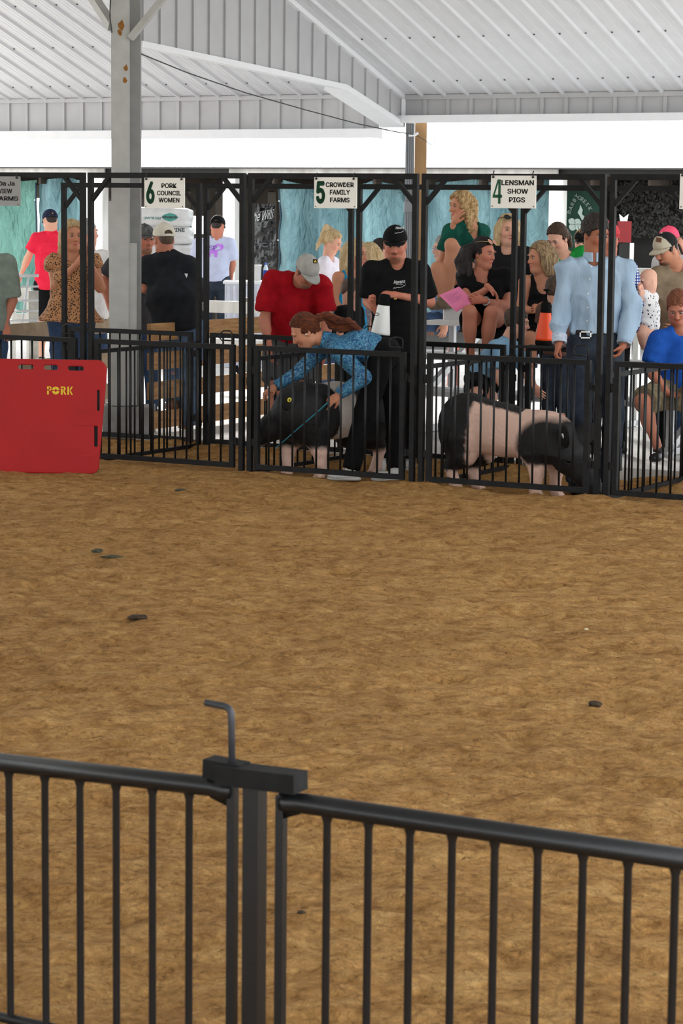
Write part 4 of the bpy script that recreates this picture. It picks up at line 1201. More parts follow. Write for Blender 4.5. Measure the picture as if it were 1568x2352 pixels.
def head_mesh(H, neck, hvox, skin, lips, brow, beard=None, female=False, mouth=0.0, fat=0.0):
    sd = Sdf()
    H.ell(sd, (0, -.012, .034), (.074, .093, .084))
    H.ell(sd, (0, .022, -.028), (.061 + fat, .068, .088), .04)
    H.ell(sd, (0, .052, -.093), (.030 + fat * .5, .034, .030), .04)
    for sx in (-1, 1):
        H.ell(sd, (sx * .036, .055, -.028), (.024 + fat * .6, .030, .026), .03)          # cheek
        H.cone(sd, (sx * .048, .0, -.075), (sx * .022, .055, -.105), .022 + fat, .020 + fat, .03)
        H.ell(sd, (sx * .031, .088, .026), (.026, .012, .009), .015)                  # brow ridge
        H.ell(sd, (sx * .031, .098, .004), (.021, .016, .013), .014, 'sub')           # socket
        H.ell(sd, (sx * .077, -.008, -.012), (.009, .019, .030), .008)                 # ear
        H.ell(sd, (sx * .085, -.004, -.010), (.006, .009, .016), .006, 'sub')
    H.cone(sd, (0, .086, .012), (0, .106, -.030), .008, .0125, .012)                  # nose
    for sx in (-1, 1): H.ell(sd, (sx * .011, .098, -.036), (.009, .010, .008), .008)
    H.ell(sd, (0, .090, -.062), (.022, .009, .0065), .007)
    H.ell(sd, (0, .088, -.074), (.019, .010, .007), .007)
    if mouth: H.ell(sd, (0, .102, -.068), (.018, .012, .003 + mouth * .006), .004, 'sub')
    else: H.ell(sd, (0, .103, -.068), (.022, .009, .0022), .004, 'sub')
    nb = np.asarray(neck, float); r = .050 if female else .058
    sd.cone(H.w(0, -.022, -.045), nb, r * H.k, (r + .006) * H.k, .035)
    v, q = sd.mesh(hvox * H.k)
    L_ = H.loc(v); col = np.tile(np.array(skin), (len(v), 1))
    def blend(mask, c, a): m = (np.clip(mask, 0, 1) * a)[:, None]; col[:] = col * (1 - m) + np.array(c) * m
    g = lambda c, r: np.exp(-(((L_ - np.array(c)) / np.array(r)) ** 2).sum(1) * 1.2)
    for sx in (-1, 1):
        blend(g((sx * .045, .07, -.03), (.03, .04, .028)), (skin[0] * 1.02, skin[1] * .72, skin[2] * .72), .55)
        blend((g((sx * .031, .095, .029), (.026, .02, .0065)) - .35) * 3, brow, .8)
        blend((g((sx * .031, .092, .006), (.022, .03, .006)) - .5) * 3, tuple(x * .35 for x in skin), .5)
    blend(g((0, .11, -.032), (.02, .02, .02)), (skin[0], skin[1] * .75, skin[2] * .75), .5)
    blend((g((0, .095, -.068), (.026, .03, .013)) - .35) * 3, lips, .8)
    if beard:
        m = np.maximum((g((0, .06, -.10), (.062, .075, .036)) - .2) * 2.2, (g((0, .095, -.052), (.034, .02, .011)) - .3) * 2)
        m *= 1 - np.clip((g((0, .095, -.069), (.022, .03, .009)) - .4) * 3, 0, 1)
        blend(m * 1.3, beard, .85)
    return v, q, col

def hair_mesh(H, kind, hvox, pts=None, seed=1, top=.014, length=.2, width=1.0):
    sd = Sdf(); k = H.k
    H.ell(sd, (0, -.014 - (.008 if kind == 'short' else 0), .036), (.078 + top * .6, .097 + top * .6, .088 + top), .02)
    line = {'short': ((0, .088, .062), (0, -.52, .85)), 'long': ((0, .080, .090), (0, -.60, .80)), 'buzz': ((0, .085, .055), (0, -.58, .81))}
    p, n = line.get(kind, line['long']); sd.plane(H.w(*p), -H.d(*n))
    if kind in ('short', 'buzz'):
        H.ell(sd, (0, -.066, -.012), (.056, .032, .045), .03)
        for sx in (-1, 1): H.ell(sd, (sx * .073, .012, .012), (.011, .022, .030), .015)
    if kind in ('long', 'bob', 'curly'):
        for sx in (-1, 1):
            pr = None
            z_end = -length
            for j in range(5):
                f = j / 4; x = sx * (.073 + .022 * math.sin(f * 2.2) * width); y = .018 - .035 * f; z = .05 + (z_end - .05) * f
                if pr: H.cone(sd, pr, (x, y, z), (.034 - .002 * j) * width, (.032 - .003 * j) * width, .03)
                pr = (x, y, z)
        H.ell(sd, (0, -.075, -.02), (.082 * width, .05, .09), .04)
        H.cone(sd, (0, -.08, -.02), (0, -.085, -length * .95), .062 * width, .05 * width, .05)
        for sx in (-1, 1): H.cone(sd, (sx * .045, -.07, 0), (sx * .055 * width, -.075, -length), .05 * width, .036 * width, .04)
    if kind == 'tied':
        H.ell(sd, (0, -.05, .0), (.073, .055, .075), .03)
        for sx in (-1, 1): H.ell(sd, (sx * .07, -.005, .012), (.014, .035, .034), .02)
    if pts:
        for (a, b, r1, r2) in pts: sd.cone(a, b, r1, r2, .012)
    if kind != 'bob' and kind != 'short' and kind != 'buzz':
        H.ell(sd, (0, .088, -.030), (.054, .06, .100), .012, 'sub')       # keep the face clear
    else:
        H.ell(sd, (0, .105, -.04), (.056, .05, .085), .012, 'sub')
    v, q = sd.mesh(hvox * k)
    n = vert_normals(v, q); L_ = H.loc(v)
    ang = np.arctan2(L_[:, 0], -L_[:, 1] + .02)
    if kind == 'curly':
        d = .008 * np.sin(ang * 13 + 22 * L_[:, 2] * 6 + 3 * vnoise(v[:, 0] * 30, v[:, 1] * 30, v[:, 2] * 18, seed=seed)) + .010 * vnoise(v[:, 0] * 34, v[:, 1] * 34, v[:, 2] * 34, seed=seed)
    elif kind in ('short', 'buzz'):
        d = .004 * vnoise(v[:, 0] * 90, v[:, 1] * 90, v[:, 2] * 90, seed=seed) * (1.4 if kind == 'short' else .5)
    else:
        d = .0035 * np.sin(ang * 26 + 4 * vnoise(v[:, 0] * 25, v[:, 1] * 25, v[:, 2] * 8, seed=seed)) + .003 * vnoise(v[:, 0] * 120, v[:, 1] * 120, v[:, 2] * 22, seed=seed)
    return v + n * d[:, None] * k, q

def add_cap(H, par, mat, brim_mat=None, back=False, patch=None, back_mat=None, name='cap', hvox=.006, button=True, tilt=0.0):
    """Baseball cap on a head frame; back turns the brim behind, showing the strap gap."""
    sg = 1
    k = H.k
    sd = Sdf()
    H.ell(sd, (0, -.010, .034), (.089, .108, .100), .01)
    sd.plane(H.w(0, .09, .040), -H.d(0, -.16, 1))
    H.ell(sd, (0, -.018, .018), (.0745, .093, .086), .004, 'sub')
    if back_mat is not None or True:
        H.ell(sd, (0, -.112, .036), (.034, .04, .028), .006, 'sub')                      # gap above the strap
    v, q = sd.mesh(hvox * k)
    if back_mat is not None:
        L_ = H.loc(v); ctr = v[q].mean(1); Lc = H.loc(ctr); m = Lc[:, 1] < .012 + .25 * (Lc[:, 2] - .05)
        cap = obj(name, v, q[~m], mat, par, True)
        obj('mesh_back', v, q[m], back_mat, cap, True)
    else:
        cap = obj(name, v, q, mat, par, True)
    # brim: a thin curved plate
    n1, n2 = 18, 7; vs = []
    for i in range(n1):
        a = math.radians(-78 + 156 * i / (n1 - 1))
        for j in range(n2):
            f = j / (n2 - 1)
            x = math.sin(a) * .082; y = math.cos(a) * .098 - .008
            yo = y + f * (.078 * math.cos(a) ** .7 if math.cos(a) > 0 else 0); xo = x * (1 - .06 * f)
            zb = .046 - .010 * f - .022 * (xo / .08) ** 2 + (y - .05) * -.12
            vs.append((xo, yo, zb))
    f_ = [[i * n2 + j, i * n2 + j + 1, (i + 1) * n2 + j + 1, (i + 1) * n2 + j] for i in range(n1 - 1) for j in range(n2 - 1)]
    top = [H.w(x, y, z) for x, y, z in vs]; bt = [H.w(x, y, z - .005) for x, y, z in vs]; N_ = len(vs)
    f2 = [[a + N_ for a in reversed(q_)] for q_ in f_]
    ring = [i * n2 + n2 - 1 for i in range(n1)]
    f3 = [[ring[i], ring[i + 1], ring[i + 1] + N_, ring[i] + N_] for i in range(n1 - 1)]
    obj('brim', np.array(top + bt), f_ + f2 + f3, brim_mat or mat, cap, True)
    st_ = []
    for i in range(11):
        a = math.radians(180 - 34 + 68 * i / 10); st_.append(H.w(math.sin(a) * .0855, math.cos(a) * .104 - .010, .024))
    mb = MB()
    for i in range(10): mb.beam(st_[i], st_[i + 1], .006 * k, .018 * k, up=H.A[2])
    mb.build('strap', back_mat or mat, cap)
    if button: MB().lathe([(.009 * k, 0), (.007 * k, .006 * k), (.001, .008 * k)], 10, H.w(0, -.010, .132), H.A[2]).build('button', mat, cap, True)
    return cap
def bvh_of(o):
    me = o.data; org = ORG[o.name]
    return BVHTree.FromPolygons([Vector(np.array(v.co[:]) + org) for v in me.vertices], [list(p.vertices) for p in me.polygons])
def decal(text_or_vf, width, height, px, py, D, o, mat, name='print', bold=.0, shear=0, ang=0.0, off=.004):
    """Flat print laid on the surface of o, as seen at a pixel of the photograph."""
    v, f = text_mesh(text_or_vf, width, height, bold, shear) if isinstance(text_or_vf, str) else text_or_vf
    t = bvh_of(o); c = at(px, py, D); ca, sa = math.cos(ang), math.sin(ang); out = []; last = None
    for p in v:
        q = c + np.array([p[0] * ca - p[1] * sa, 0, p[0] * sa + p[1] * ca]); d = nrm(q - CAM)
        hit = t.ray_cast(Vector(q - d * 1.5), Vector(d))
        if hit[0] is not None: last = (Vector(hit[0]) - Vector(q)).dot(Vector(d))
        out.append(q + d * ((last if last is not None else 0) - off))
    return obj(name, np.array(out), f, mat, o)
# ------------------------------------------------------------------ people
SKIN = {'tan': lin((196, 136, 106)), 'pale': lin((218, 164, 140)), 'ruddy': lin((192, 124, 100)), 'deep': lin((164, 104, 78)), 'baby': lin((226, 174, 150))}
LIPS = lin((176, 84, 78)); LIPSF = lin((184, 70, 78))
GROUND = .015
def person(label, D, head, neck, yaw, pitch=0, roll=0, hs=.23, by=None, skin='tan', female=False, k=1.0, g=1.0, sw=None,
           J={}, top=None, bottom=None, shoes=None, hands={}, hair=None, beard=None, brow=(60, 42, 30), mouth=0.0, fat=0.0, fine=1.0,
           belly=0.0, closed=False, ground=GROUND, legs='stand', hipw=.085, bust=0.0, sit_dir=None):
    by = yaw if by is None else by
    b_ = math.radians(by); rt = np.array([math.cos(b_), math.sin(b_), 0]); fw = np.array([math.sin(b_), -math.cos(b_), 0])
    H_ = at(head[0], head[1], D + (head[2] if len(head) > 2 else 0))
    N_ = at(neck[0], neck[1], D + (neck[2] if len(neck) > 2 else 0))
    g0 = g
    sw = (sw or (.165 if female else .185)) * k
    P = {}
    for n_, v_ in J.items(): P[n_] = at(v_[0], v_[1], D + (v_[2] if len(v_) > 2 else 0))
    P.setdefault('shL', N_ - rt * sw - Z * .055 * k); P.setdefault('shR', N_ + rt * sw - Z * .055 * k)
    for s_, sg in (('L', -1), ('R', 1)):
        P.setdefault('el' + s_, P['sh' + s_] + (rt * sg * .04 - Z * .275) * k); P.setdefault('wr' + s_, P['el' + s_] + (fw * .07 - Z * .235) * k)
    if 'hiL' not in P:
        hc = N_ - Z * .56 * k; P['hiL'] = hc - rt * hipw * k; P['hiR'] = hc + rt * hipw * k
    sd_ = nrm(np.array([math.sin(math.radians(sit_dir)), -math.cos(math.radians(sit_dir)), 0])) if sit_dir is not None else fw
    for s_, sg in (('L', -1), ('R', 1)):
        hp = P['hi' + s_]
        if legs == 'sit':
            P.setdefault('kn' + s_, hp + sd_ * .42 * k + Z * .02 + rt * sg * .04); P.setdefault('an' + s_, P['kn' + s_] - Z * .40 * k + sd_ * .02)
        else:
            if ('an' + s_) not in P: P['an' + s_] = np.array([hp[0] + rt[0] * sg * .02, hp[1] + rt[1] * sg * .02, ground + .085 * k])
            P.setdefault('kn' + s_, (hp + P['an' + s_]) / 2 + fw * .02)
    hipc = (P['hiL'] + P['hiR']) / 2; shc = (P['shL'] + P['shR']) / 2
    up = nrm(shc - hipc)
    mid = P.get('mid', hipc + (shc - hipc) * .52)
    hx = nrm(P['hiR'] - P['hiL']); sx = nrm(P['shR'] - P['shL']); swd = np.linalg.norm(P['shR'] - P['shL']) / 2
    bf = np.cross(sx, up)
    if np.dot(bf, fw) < 0: bf = -bf
    base = np.array([hipc[0], hipc[1], min(P['anL'][2], P['anR'][2]) - .085 * k])
    th = thing('person', label, 'person', base)
    hv = .0067 * fine; bv = .0165 * fine; cv = .0125 * fine
    skc = np.array(SKIN[skin] if isinstance(skin, str) else lin(skin))
    def torso(sd, o, lo_cut=None, topfrac=1.0):
        wq = .135 * g * k if female else .152 * g * k
        wh = (.165 if female else .158) * g * k
        dq = (.105 if female else .112) * g * k
        m2 = mid + bf * belly * .5
        sd.trunk(hipc - up * .02 * k, m2, hx, wh + o, .108 * g * k + o, wq + o, dq + belly * .5 + o, .05)
        t_ = shc - up * .062 * k
        e = mid + (t_ - mid) * topfrac
        sd.trunk(mid, e, sx, wq + o, dq + o + belly * .25, (swd * .90 if topfrac == 1 else swd * .82) + o, .082 * k + o, .06)
        if bust:
            for q in (-1, 1): sd.ell(mid + (shc - mid) * .45 + sx * q * .066 * k + bf * .085 * k * g, np.array([.068, .058 + bust, .066]) * k + o, np.array([sx, bf, up]), .04)
    # --- body: one continuous skin
    B = Sdf(); torso(B, -.014)
    B.cone(N_ + up * .02, N_ - up * .05, .054 * k, .056 * k, .04)
    for s_ in 'LR':
        B.cone(N_ - up * .028 * k, P['sh' + s_] - up * .012 * k, .038 * k, .046 * k * g, .035)
        B.cone(P['sh' + s_], P['el' + s_], .051 * k * g, .040 * k * g, .03)
        B.cone(P['el' + s_], P['wr' + s_], .040 * k * g, .0265 * k, .02)
        B.cone(P['el' + s_], P['el' + s_] + (P['wr' + s_] - P['el' + s_]) * .35, .041 * k * g, .040 * k * g, .02)
        B.cone(P['hi' + s_] - (0, 0, .0), P['kn' + s_], .086 * k * g, .056 * k, .04)
        B.cone(P['kn' + s_], P['an' + s_], .054 * k, .036 * k, .03)
        cf = P['kn' + s_] + (P['an' + s_] - P['kn' + s_]) * .32
        bk = -fw if legs == 'stand' else -sd_
        B.ell(cf + bk * .018 * k, np.array([.05, .055, .10]) * k, None, .05)
    v, q = B.mesh(bv); v = relax(v, q, 1, .4)
    vs, qs, cs = [v], [q], [np.tile(skc, (len(v), 1))]
    # hands
    for s_ in 'LR':
        hd = dict(hands.get(s_, {}))
        if hd.get('skip'): continue
        fd = nrm(P['wr' + s_] - P['el' + s_])
        e1 = fd
        if 'to' in hd: t3 = hd['to']; e1 = nrm(at(t3[0], t3[1], D + (t3[2] if len(t3) > 2 else 0)) - P['wr' + s_])
        palm = hd.get('palm', tuple(-rt * (1 if s_ == 'R' else -1)))
        S = Sdf(); hand(S, P['wr' + s_], e1, palm, hd.get('curl', .6), hd.get('side', 1), (hd.get('sc', .93 if female else 1.0)) * k, hd.get('spread', .15), hd.get('thumb', .6), hd.get('fingers', (1, 1, 1, 1)))
        hvv, hq = S.mesh(.0052 * fine)
        c_ = np.tile(skc * np.array([1.0, .93, .92]), (len(hvv), 1))
        qs.append(hq + sum(len(x) for x in vs)); vs.append(hvv); cs.append(c_)
    # feet
    F_ = {}
    for s_ in 'LR':
        fd = (fw if legs == 'stand' else sd_)
        if 'to' + s_ in P: fd = nrm((P['to' + s_] - P['an' + s_]) * (1, 1, 0))
        F_[s_] = fd
    Hd = Head(H_, yaw, pitch, roll, hs)
    nb = N_ - up * .015
    v, q, c = head_mesh(Hd, nb, hv, tuple(skc), LIPSF if female else LIPS, lin(brow), lin(beard) if beard else None, female, mouth, fat)
    qs.append(q + sum(len(x) for x in vs)); vs.append(v); cs.append(c)
    obj('body', np.concatenate(vs), np.concatenate(qs), M_SKIN, th, True, np.concatenate(cs))
    # eyes
    for s_ in (() if closed else (-1, 1)):
        bm = bmesh.new(); bmesh.ops.create_uvsphere(bm, u_segments=12, v_segments=8, radius=1)
        ev = np.array([x.co[:] for x in bm.verts]); ef = [[x.index for x in f.verts] for f in bm.faces]; bm.free()
        pv = np.array([Hd.w(s_ * .031 + p[0] * .0135, .0795 + p[1] * .0115, .003 + p[2] * .0078) for p in ev])
        cc = np.where((np.hypot(ev[:, 0] * 1.1, ev[:, 2]) < .74)[:, None] & (ev[:, 1] > 0)[:, None], np.array([[.03, .022, .018]]), np.array([[.40, .36, .34]]))
        obj('eye', pv, ef, M_EYE, th, True, cc)
    # --- bottom
    if bottom:
        o = bottom.get('loose', .014); S = Sdf(); L_ = bottom.get('len', 'long')
        S.trunk(hipc - up * .03 * k, hipc + up * bottom.get('rise', .13) * k, hx, (.168 if female else .160) * g * k + o, .112 * g * k + o, .145 * g * k + o, .108 * g * k + o + belly * .4, .05, False, True)
        for s_ in 'LR':
            h0, k0, a0 = P['hi' + s_], P['kn' + s_], P['an' + s_]
            if L_ == 'long':
                S.cone(h0, k0, .090 * k * g + o, .062 * k + o, .04); S.fcone(k0, a0 - nrm(a0 - k0) * .0, .060 * k + o, .050 * k + o * 1.3, .03)
            else:
                fr = {'short': .62, 'knee': .92, 'mini': .38}[L_]
                S.fcone(h0, h0 + (k0 - h0) * fr, .092 * k * g + o, .086 * k * g + o * (1.9 if L_ == 'short' else 1.4) - .02 * fr * k, .04)
        v, q = S.mesh(cv); v = relax(v, q, 1); v = folds(v, q, bottom.get('fold', .009), 8, len(label), (1, 1, .5))
        obj(bottom.get('name', 'trousers' if L_ == 'long' else 'shorts'), v, q, bottom['mat'], th, True)
        if bottom.get('belt') is not None:
            c0 = hipc + up * bottom.get('rise', .13) * k
            S = Sdf(); S.trunk(c0 - up * .022, c0 + up * .012, hx, .150 * g * k + o + .008, .112 * g * k + o + .008 + belly * .4, .148 * g * k + o + .008, .110 * g * k + o + .008 + belly * .4, .01, True, True)
            v, q = S.mesh(.008); obj('belt', v, q, bottom['belt'], th, True)
    # --- shoes
    if shoes:
        for s_ in 'LR':
            a0 = P['an' + s_]; fd = F_[s_]; side = np.cross(fd, Z); S = Sdf()
            gy = a0[2] - .085 * k
            c0 = np.array([a0[0], a0[1], gy])
            S.cone(c0 + fd * -.03 * k + Z * .042 * k, c0 + fd * .13 * k + Z * .036 * k, .040 * k, .038 * k, .02)
            S.ell(c0 + fd * .10 * k + Z * .035 * k, np.array([.085, .044, .036]) * k, np.array([fd, side, Z]), .02)
            S.cone(c0 + Z * .05 * k, c0 + Z * (.115 if shoes.get('boot') else .09) * k, .042 * k, .044 * k, .02)
            S.plane(c0 + Z * .006, -Z)
            v, q = S.mesh(.008); sh = obj(shoes.get('name', 'shoe'), v, q, shoes['mat'], th, True)
            if shoes.get('sole'):
                T = Sdf(); T.cone(c0 + fd * -.035 * k + Z * .012, c0 + fd * .15 * k + Z * .012, .043 * k, .042 * k, .02); T.plane(c0 + Z * .02, Z); T.plane(c0, -Z)
                v, q = T.mesh(.008); obj('sole', v, q, shoes['sole'], sh, True)
    # --- top
    shirt = None
    if top:
        o = top.get('loose', .016); S = Sdf(); sl = top.get('sleeve', 'short'); hem = top.get('hem', .03)
        nk = top.get('neck', 'crew')
        torso(S, o, None, .80 if nk == 'tank' else 1.0)
        if hem > 0 or top.get('flare'):
            e0 = hipc - up * hem * k
            fl = top.get('flare', 0.0)
            S.trunk(hipc + up * .10 * k, e0, hx, .158 * g * k + o, .114 * g * k + o + belly * .5, .163 * g * k + o + fl, .116 * g * k + o + fl * .7 + belly * .4, .04, False, True)
        S.plane(hipc - up * hem * k, -up)
        if nk == 'tank':
            for s_, q_ in (('L', -1), ('R', 1)):
                b0 = shc + sx * q_ * swd * .52
                S.cone(b0 + up * .035 * k + bf * .03, b0 - up * .09 * k + bf * (.075 * k), .026 * k, .036 * k, .03)
                S.cone(b0 + up * .035 * k + bf * .03, b0 - up * .09 * k - bf * .075 * k, .026 * k, .04 * k, .03)
        else:
            for s_ in 'LR':
                S.cone(N_ - up * .022 * k, P['sh' + s_] - up * .012 * k, .045 * k + o * .75, .050 * k * g + o * .75, .045)
                a0, e0, w0 = P['sh' + s_], P['el' + s_], P['wr' + s_]
                if sl == 'short':
                    fr = top.get('slen', .62)
                    S.fcone(a0, a0 + (e0 - a0) * fr, .054 * k * g + o * .8, .052 * k * g + o * 1.35, .035)
                elif sl == 'long':
                    S.cone(a0, a0 + (e0 - a0) * .3, .053 * k * g + o * .8, .052 * k * g + o * .8, .03); S.cone(a0 + (e0 - a0) * .3, e0, .052 * k * g + o * .8, .044 * k * g + o * .9, .010)
                    S.fcone(e0, e0 + (w0 - e0) * .97, .044 * k * g + o * .9, .030 * k + o * .9, .010)
                elif sl == 'cap':
                    S.fcone(a0, a0 + (e0 - a0) * .22, .056 * k * g + o, .06 * k * g + o, .035)
        # neck opening
        S.cone(N_ - up * .012 * k, N_ + up * .20 * k, .064 * k, .085 * k, .012, 'sub')
        S.ell(N_ + bf * .045 * k - up * .01 * k, np.array([.055, .05, .055]) * k * (1.5 if nk in ('tank', 'scoop') else 1.0), np.array([sx, bf, up]), .012, 'sub')
        if nk == 'v':
            for f_ in (.25, .5, .75, 1.0):
                c0 = N_ + bf * .075 * k - up * (.03 + .16 * f_) * k
                S.ell(c0, np.array([.062 * (1.08 - f_), .06, .045]) * k, np.array([sx, bf, up]), .012, 'sub')
        if nk == 'scoop' or nk == 'tank':
            S.ell(N_ + bf * .08 * k - up * .085 * k, np.array([.075, .06, .07]) * k, np.array([sx, bf, up]), .012, 'sub')
        v, q = S.mesh(cv); v = relax(v, q, 1); v = folds(v, q, top.get('fold', .010), top.get('fs', 7.5), len(label) + 3, top.get('fst', (1, 1, .55)))
        shirt = obj(top.get('name', 'shirt'), v, q, top['mat'], th, True)
        if nk == 'collar':
            S = Sdf(); cd = nrm(nrm(H_ - N_) + up)
            S.fcone(N_ - cd * .03 * k, N_ + cd * .040 * k, .080 * k, .070 * k, .01, True, True)
            S.cone(N_ - cd * .06 * k, N_ + cd * .08 * k, .062 * k, .058 * k, .006, 'sub')
            S.ell(N_ + bf * .075 * k + cd * .02 * k, np.array([.010, .05, .08]) * k, np.array([sx, bf, cd]), .006, 'sub')
            v, q = S.mesh(.007); obj('collar', v, q, top['mat'], shirt, True)
        if top.get('cuff') is not None:
            for s_ in 'LR':
                e0, w0 = P['el' + s_], P['wr' + s_]; S = Sdf()
                S.fcone(e0 + (w0 - e0) * .76, e0 + (w0 - e0) * 1.0, .036 * k + o * .9, .034 * k + o * .9, .005, True, True)
                S.cone(e0 + (w0 - e0) * .9, e0 + (w0 - e0) * 1.1, .029 * k + o * .5, .029 * k + o * .5, .004, 'sub')
                v, q = S.mesh(.007); obj('cuff', v, q, top['cuff'], shirt, True)
    if hair:
        pts = None
        if 'chain' in hair:
            ch = hair['chain']; pp = [at(a, b, D + c) for a, b, c, r in ch]
            ns = hair.get('strands', 1); pts = []
            rg = np.random.default_rng(len(label))
            for q_ in range(ns):
                of = rg.normal(size=3) * (0.55 if ns > 1 else 0); ph_ = rg.uniform(0, 6)
                rr = [c_[3] * (1 if ns == 1 else .62) for c_ in ch]
                p2 = [pp[i] + of * ch[i][3] * min(1, i / 2) + np.array([0, 0, 1.0]) * (.007 * math.sin(ph_ + i * 1.5) * (ns > 1)) for i in range(len(pp))]
                pts += [(p2[i], p2[i + 1], rr[i], rr[i + 1]) for i in range(len(pp) - 1)]
        v, q = hair_mesh(Hd, hair['kind'], hv * 1.05, pts, len(label), hair.get('top', .014), hair.get('length', .2), hair.get('width', 1.0))
        obj('hair', v, q, hair['mat'], th, True)
    return th, Hd, P, shirt
def accessory_glasses(Hd, par, y, z, mat, name='sunglasses', lens=None):
    mb = MB()
    for s_ in (-1, 1):
        ring = [Hd.w(s_ * .033 + .026 * math.cos(a), y + (.0 if z < .05 else -.02 * math.sin(a)), z + .018 * math.sin(a)) for a in np.linspace(0, 2 * math.pi, 13)]
        mb.tube(ring, .0028 * Hd.k, 5)
        mb.tube([Hd.w(s_ * .060, y - .005, z), Hd.w(s_ * .084, y - .06, z - .006), Hd.w(s_ * .082, y - .115, z - .02)], .0026 * Hd.k, 5)
    mb.tube([Hd.w(-.008, y + .002, z), Hd.w(.008, y + .002, z)], .0028 * Hd.k, 5)
    o = mb.build(name, mat, par, True)
    if lens is not None:
        for s_ in (-1, 1):
            vv = [Hd.w(s_ * .033 + .026 * math.cos(a), y + (.0 if z < .05 else -.02 * math.sin(a)), z + .018 * math.sin(a)) for a in np.linspace(0, 2 * math.pi, 12, endpoint=False)]
            obj('lens', np.array(vv), [list(range(12))], lens, o)
    return o
H_BLONDE = hair_mat('blonde_hair', (222, 190, 138), (160, 118, 68)); H_LIGHTB = hair_mat('light_blonde_hair', (236, 212, 168), (190, 152, 100))
H_BROWN = hair_mat('brown_hair', (92, 66, 46), (52, 36, 26)); H_DARK = hair_mat('near_black_hair', (40, 30, 28), (20, 15, 15))
H_AUB = hair_mat('auburn_hair', (136, 68, 34), (62, 28, 15), 34, (.4, 1.6, 3.2)); H_RED = hair_mat('red_brown_hair', (156, 88, 50), (104, 54, 30)); H_GREY = hair_mat('grey_hair', (190, 186, 182), (130, 126, 122))
H_BOB = hair_mat('streaked_blonde_hair', (206, 176, 130), (98, 72, 48), 34); H_DB = hair_mat('dark_brown_hair', (50, 34, 25), (28, 20, 15)); H_STUB = hair_mat('cropped_brown_hair', (110, 88, 68), (76, 58, 44))
BELT = M('brown_black_belt', (38, 30, 26), .5)
BOOT = M('brown_leather_boot', (112, 72, 46), .55, .25, 20)
BLKSHOE = M('black_shoe', (26, 26, 28), .5); WHITESHOE = M('white_shoe', (226, 226, 224), .5)
JEANS = dict(mat=M_DENIM, len='long'); DJEANS = dict(mat=M_DENIMD, len='long')
BP = dict(mat=M_BLK, len='long')

# --- man in black with the white sprayer
MB_, HdB, PB, shB = person('tall man in black cap, black tee and black trousers working a white sprayer', 18.65, (907, 560), (912, 600), -4, 14, 0, .245, by=0, skin='ruddy', g=1.04, fat=.001,
    J=dict(shL=(853, 622), shR=(967, 622), elL=(846, 693, .02), wrL=(862, 712, -.20), elR=(986, 693, .02), wrR=(912, 678, -.22), hiL=(882, 795), hiR=(938, 795), knL=(884, 945), knR=(938, 945)),
    top=dict(mat=M_BLK, loose=.022, hem=.06, slen=.85, fold=.012), bottom=dict(mat=M_BLK, loose=.022), shoes=dict(mat=WHITESHOE, sole=M_SOLE), ground=PENZ5,
    hands=dict(L=dict(to=(846, 690, -.22), palm=(1, 0, 0), curl=1.2, side=-1), R=dict(to=(868, 668, -.24), palm=(0, .3, -1), curl=.75, side=-1, thumb=.3)), beard=(96, 56, 36), brow=(80, 50, 34), belly=.05)
capB = add_cap(HdB, MB_, M_BLK)
M_WP = M('white_shirt_print', (232, 232, 232), .6)
def swoosh(w, h):
    pts = [(-.5, -.45), (-.42, -.3), (-.3, -.36), (-.2, -.2), (-.05, -.28), (.1, -.2), (.25, -.1), (.33, .1), (.38, .0), (.46, .2), (.5, .45)]
    v = []; f = []
    for i, (x, y) in enumerate(pts):
        v += [(x * w, y * h - .035 * h, 0), (x * w, y * h + .035 * h, 0)]
        if i: n = 2 * i; f.append([n - 2, n, n + 1, n - 1])
    return np.array(v), f
decal('Havens', .088, .026, 917, 647, 18.5, shB, M_WP, bold=.01, shear=.35, ang=.12); decal(swoosh(.095, .045), 0, 0, 917, 657, 18.5, shB, M_WP)
decal('SHOW PIGS', .05, .006, 917, 653, 18.5, shB, M_WP)
decal('Havens', .066, .021, 918, 523, 18.5, capB, M_WP, bold=.01, shear=.35, ang=.05, off=.003); decal(swoosh(.07, .034), 0, 0, 917, 532, 18.5, capB, M_WP, off=.003)

# --- girl bending over the pig
def floral():
    m, nt, N, L, b = nodes_of('blue_floral_cloth')
    tc = N.new('ShaderNodeTexCoord'); n1 = N.new('ShaderNodeTexNoise'); n1.inputs['Scale'].default_value = 34; n1.inputs['Detail'].default_value = 3; n1.inputs['Distortion'].default_value = 2.2
    L.new(tc.outputs['Object'], n1.inputs['Vector'])
    r = N.new('ShaderNodeValToRGB'); e = r.color_ramp.elements
    e[0].position = .30; e[0].color = (*lin((18, 44, 84)), 1); e[1].position = .74; e[1].color = (*lin((176, 206, 214)), 1)
    for p, c in ((.42, (30, 78, 134)), (.5, (44, 112, 140)), (.56, (96, 160, 186)), (.62, (34, 84, 138))):
        q = e.new(p); q.color = (*lin(c), 1)
    L.new(n1.outputs[0], r.inputs[0]); L.new(r.outputs[0], b.inputs['Base Color']); b.inputs['Roughness'].default_value = .7
    return m
M_FLORAL = floral()
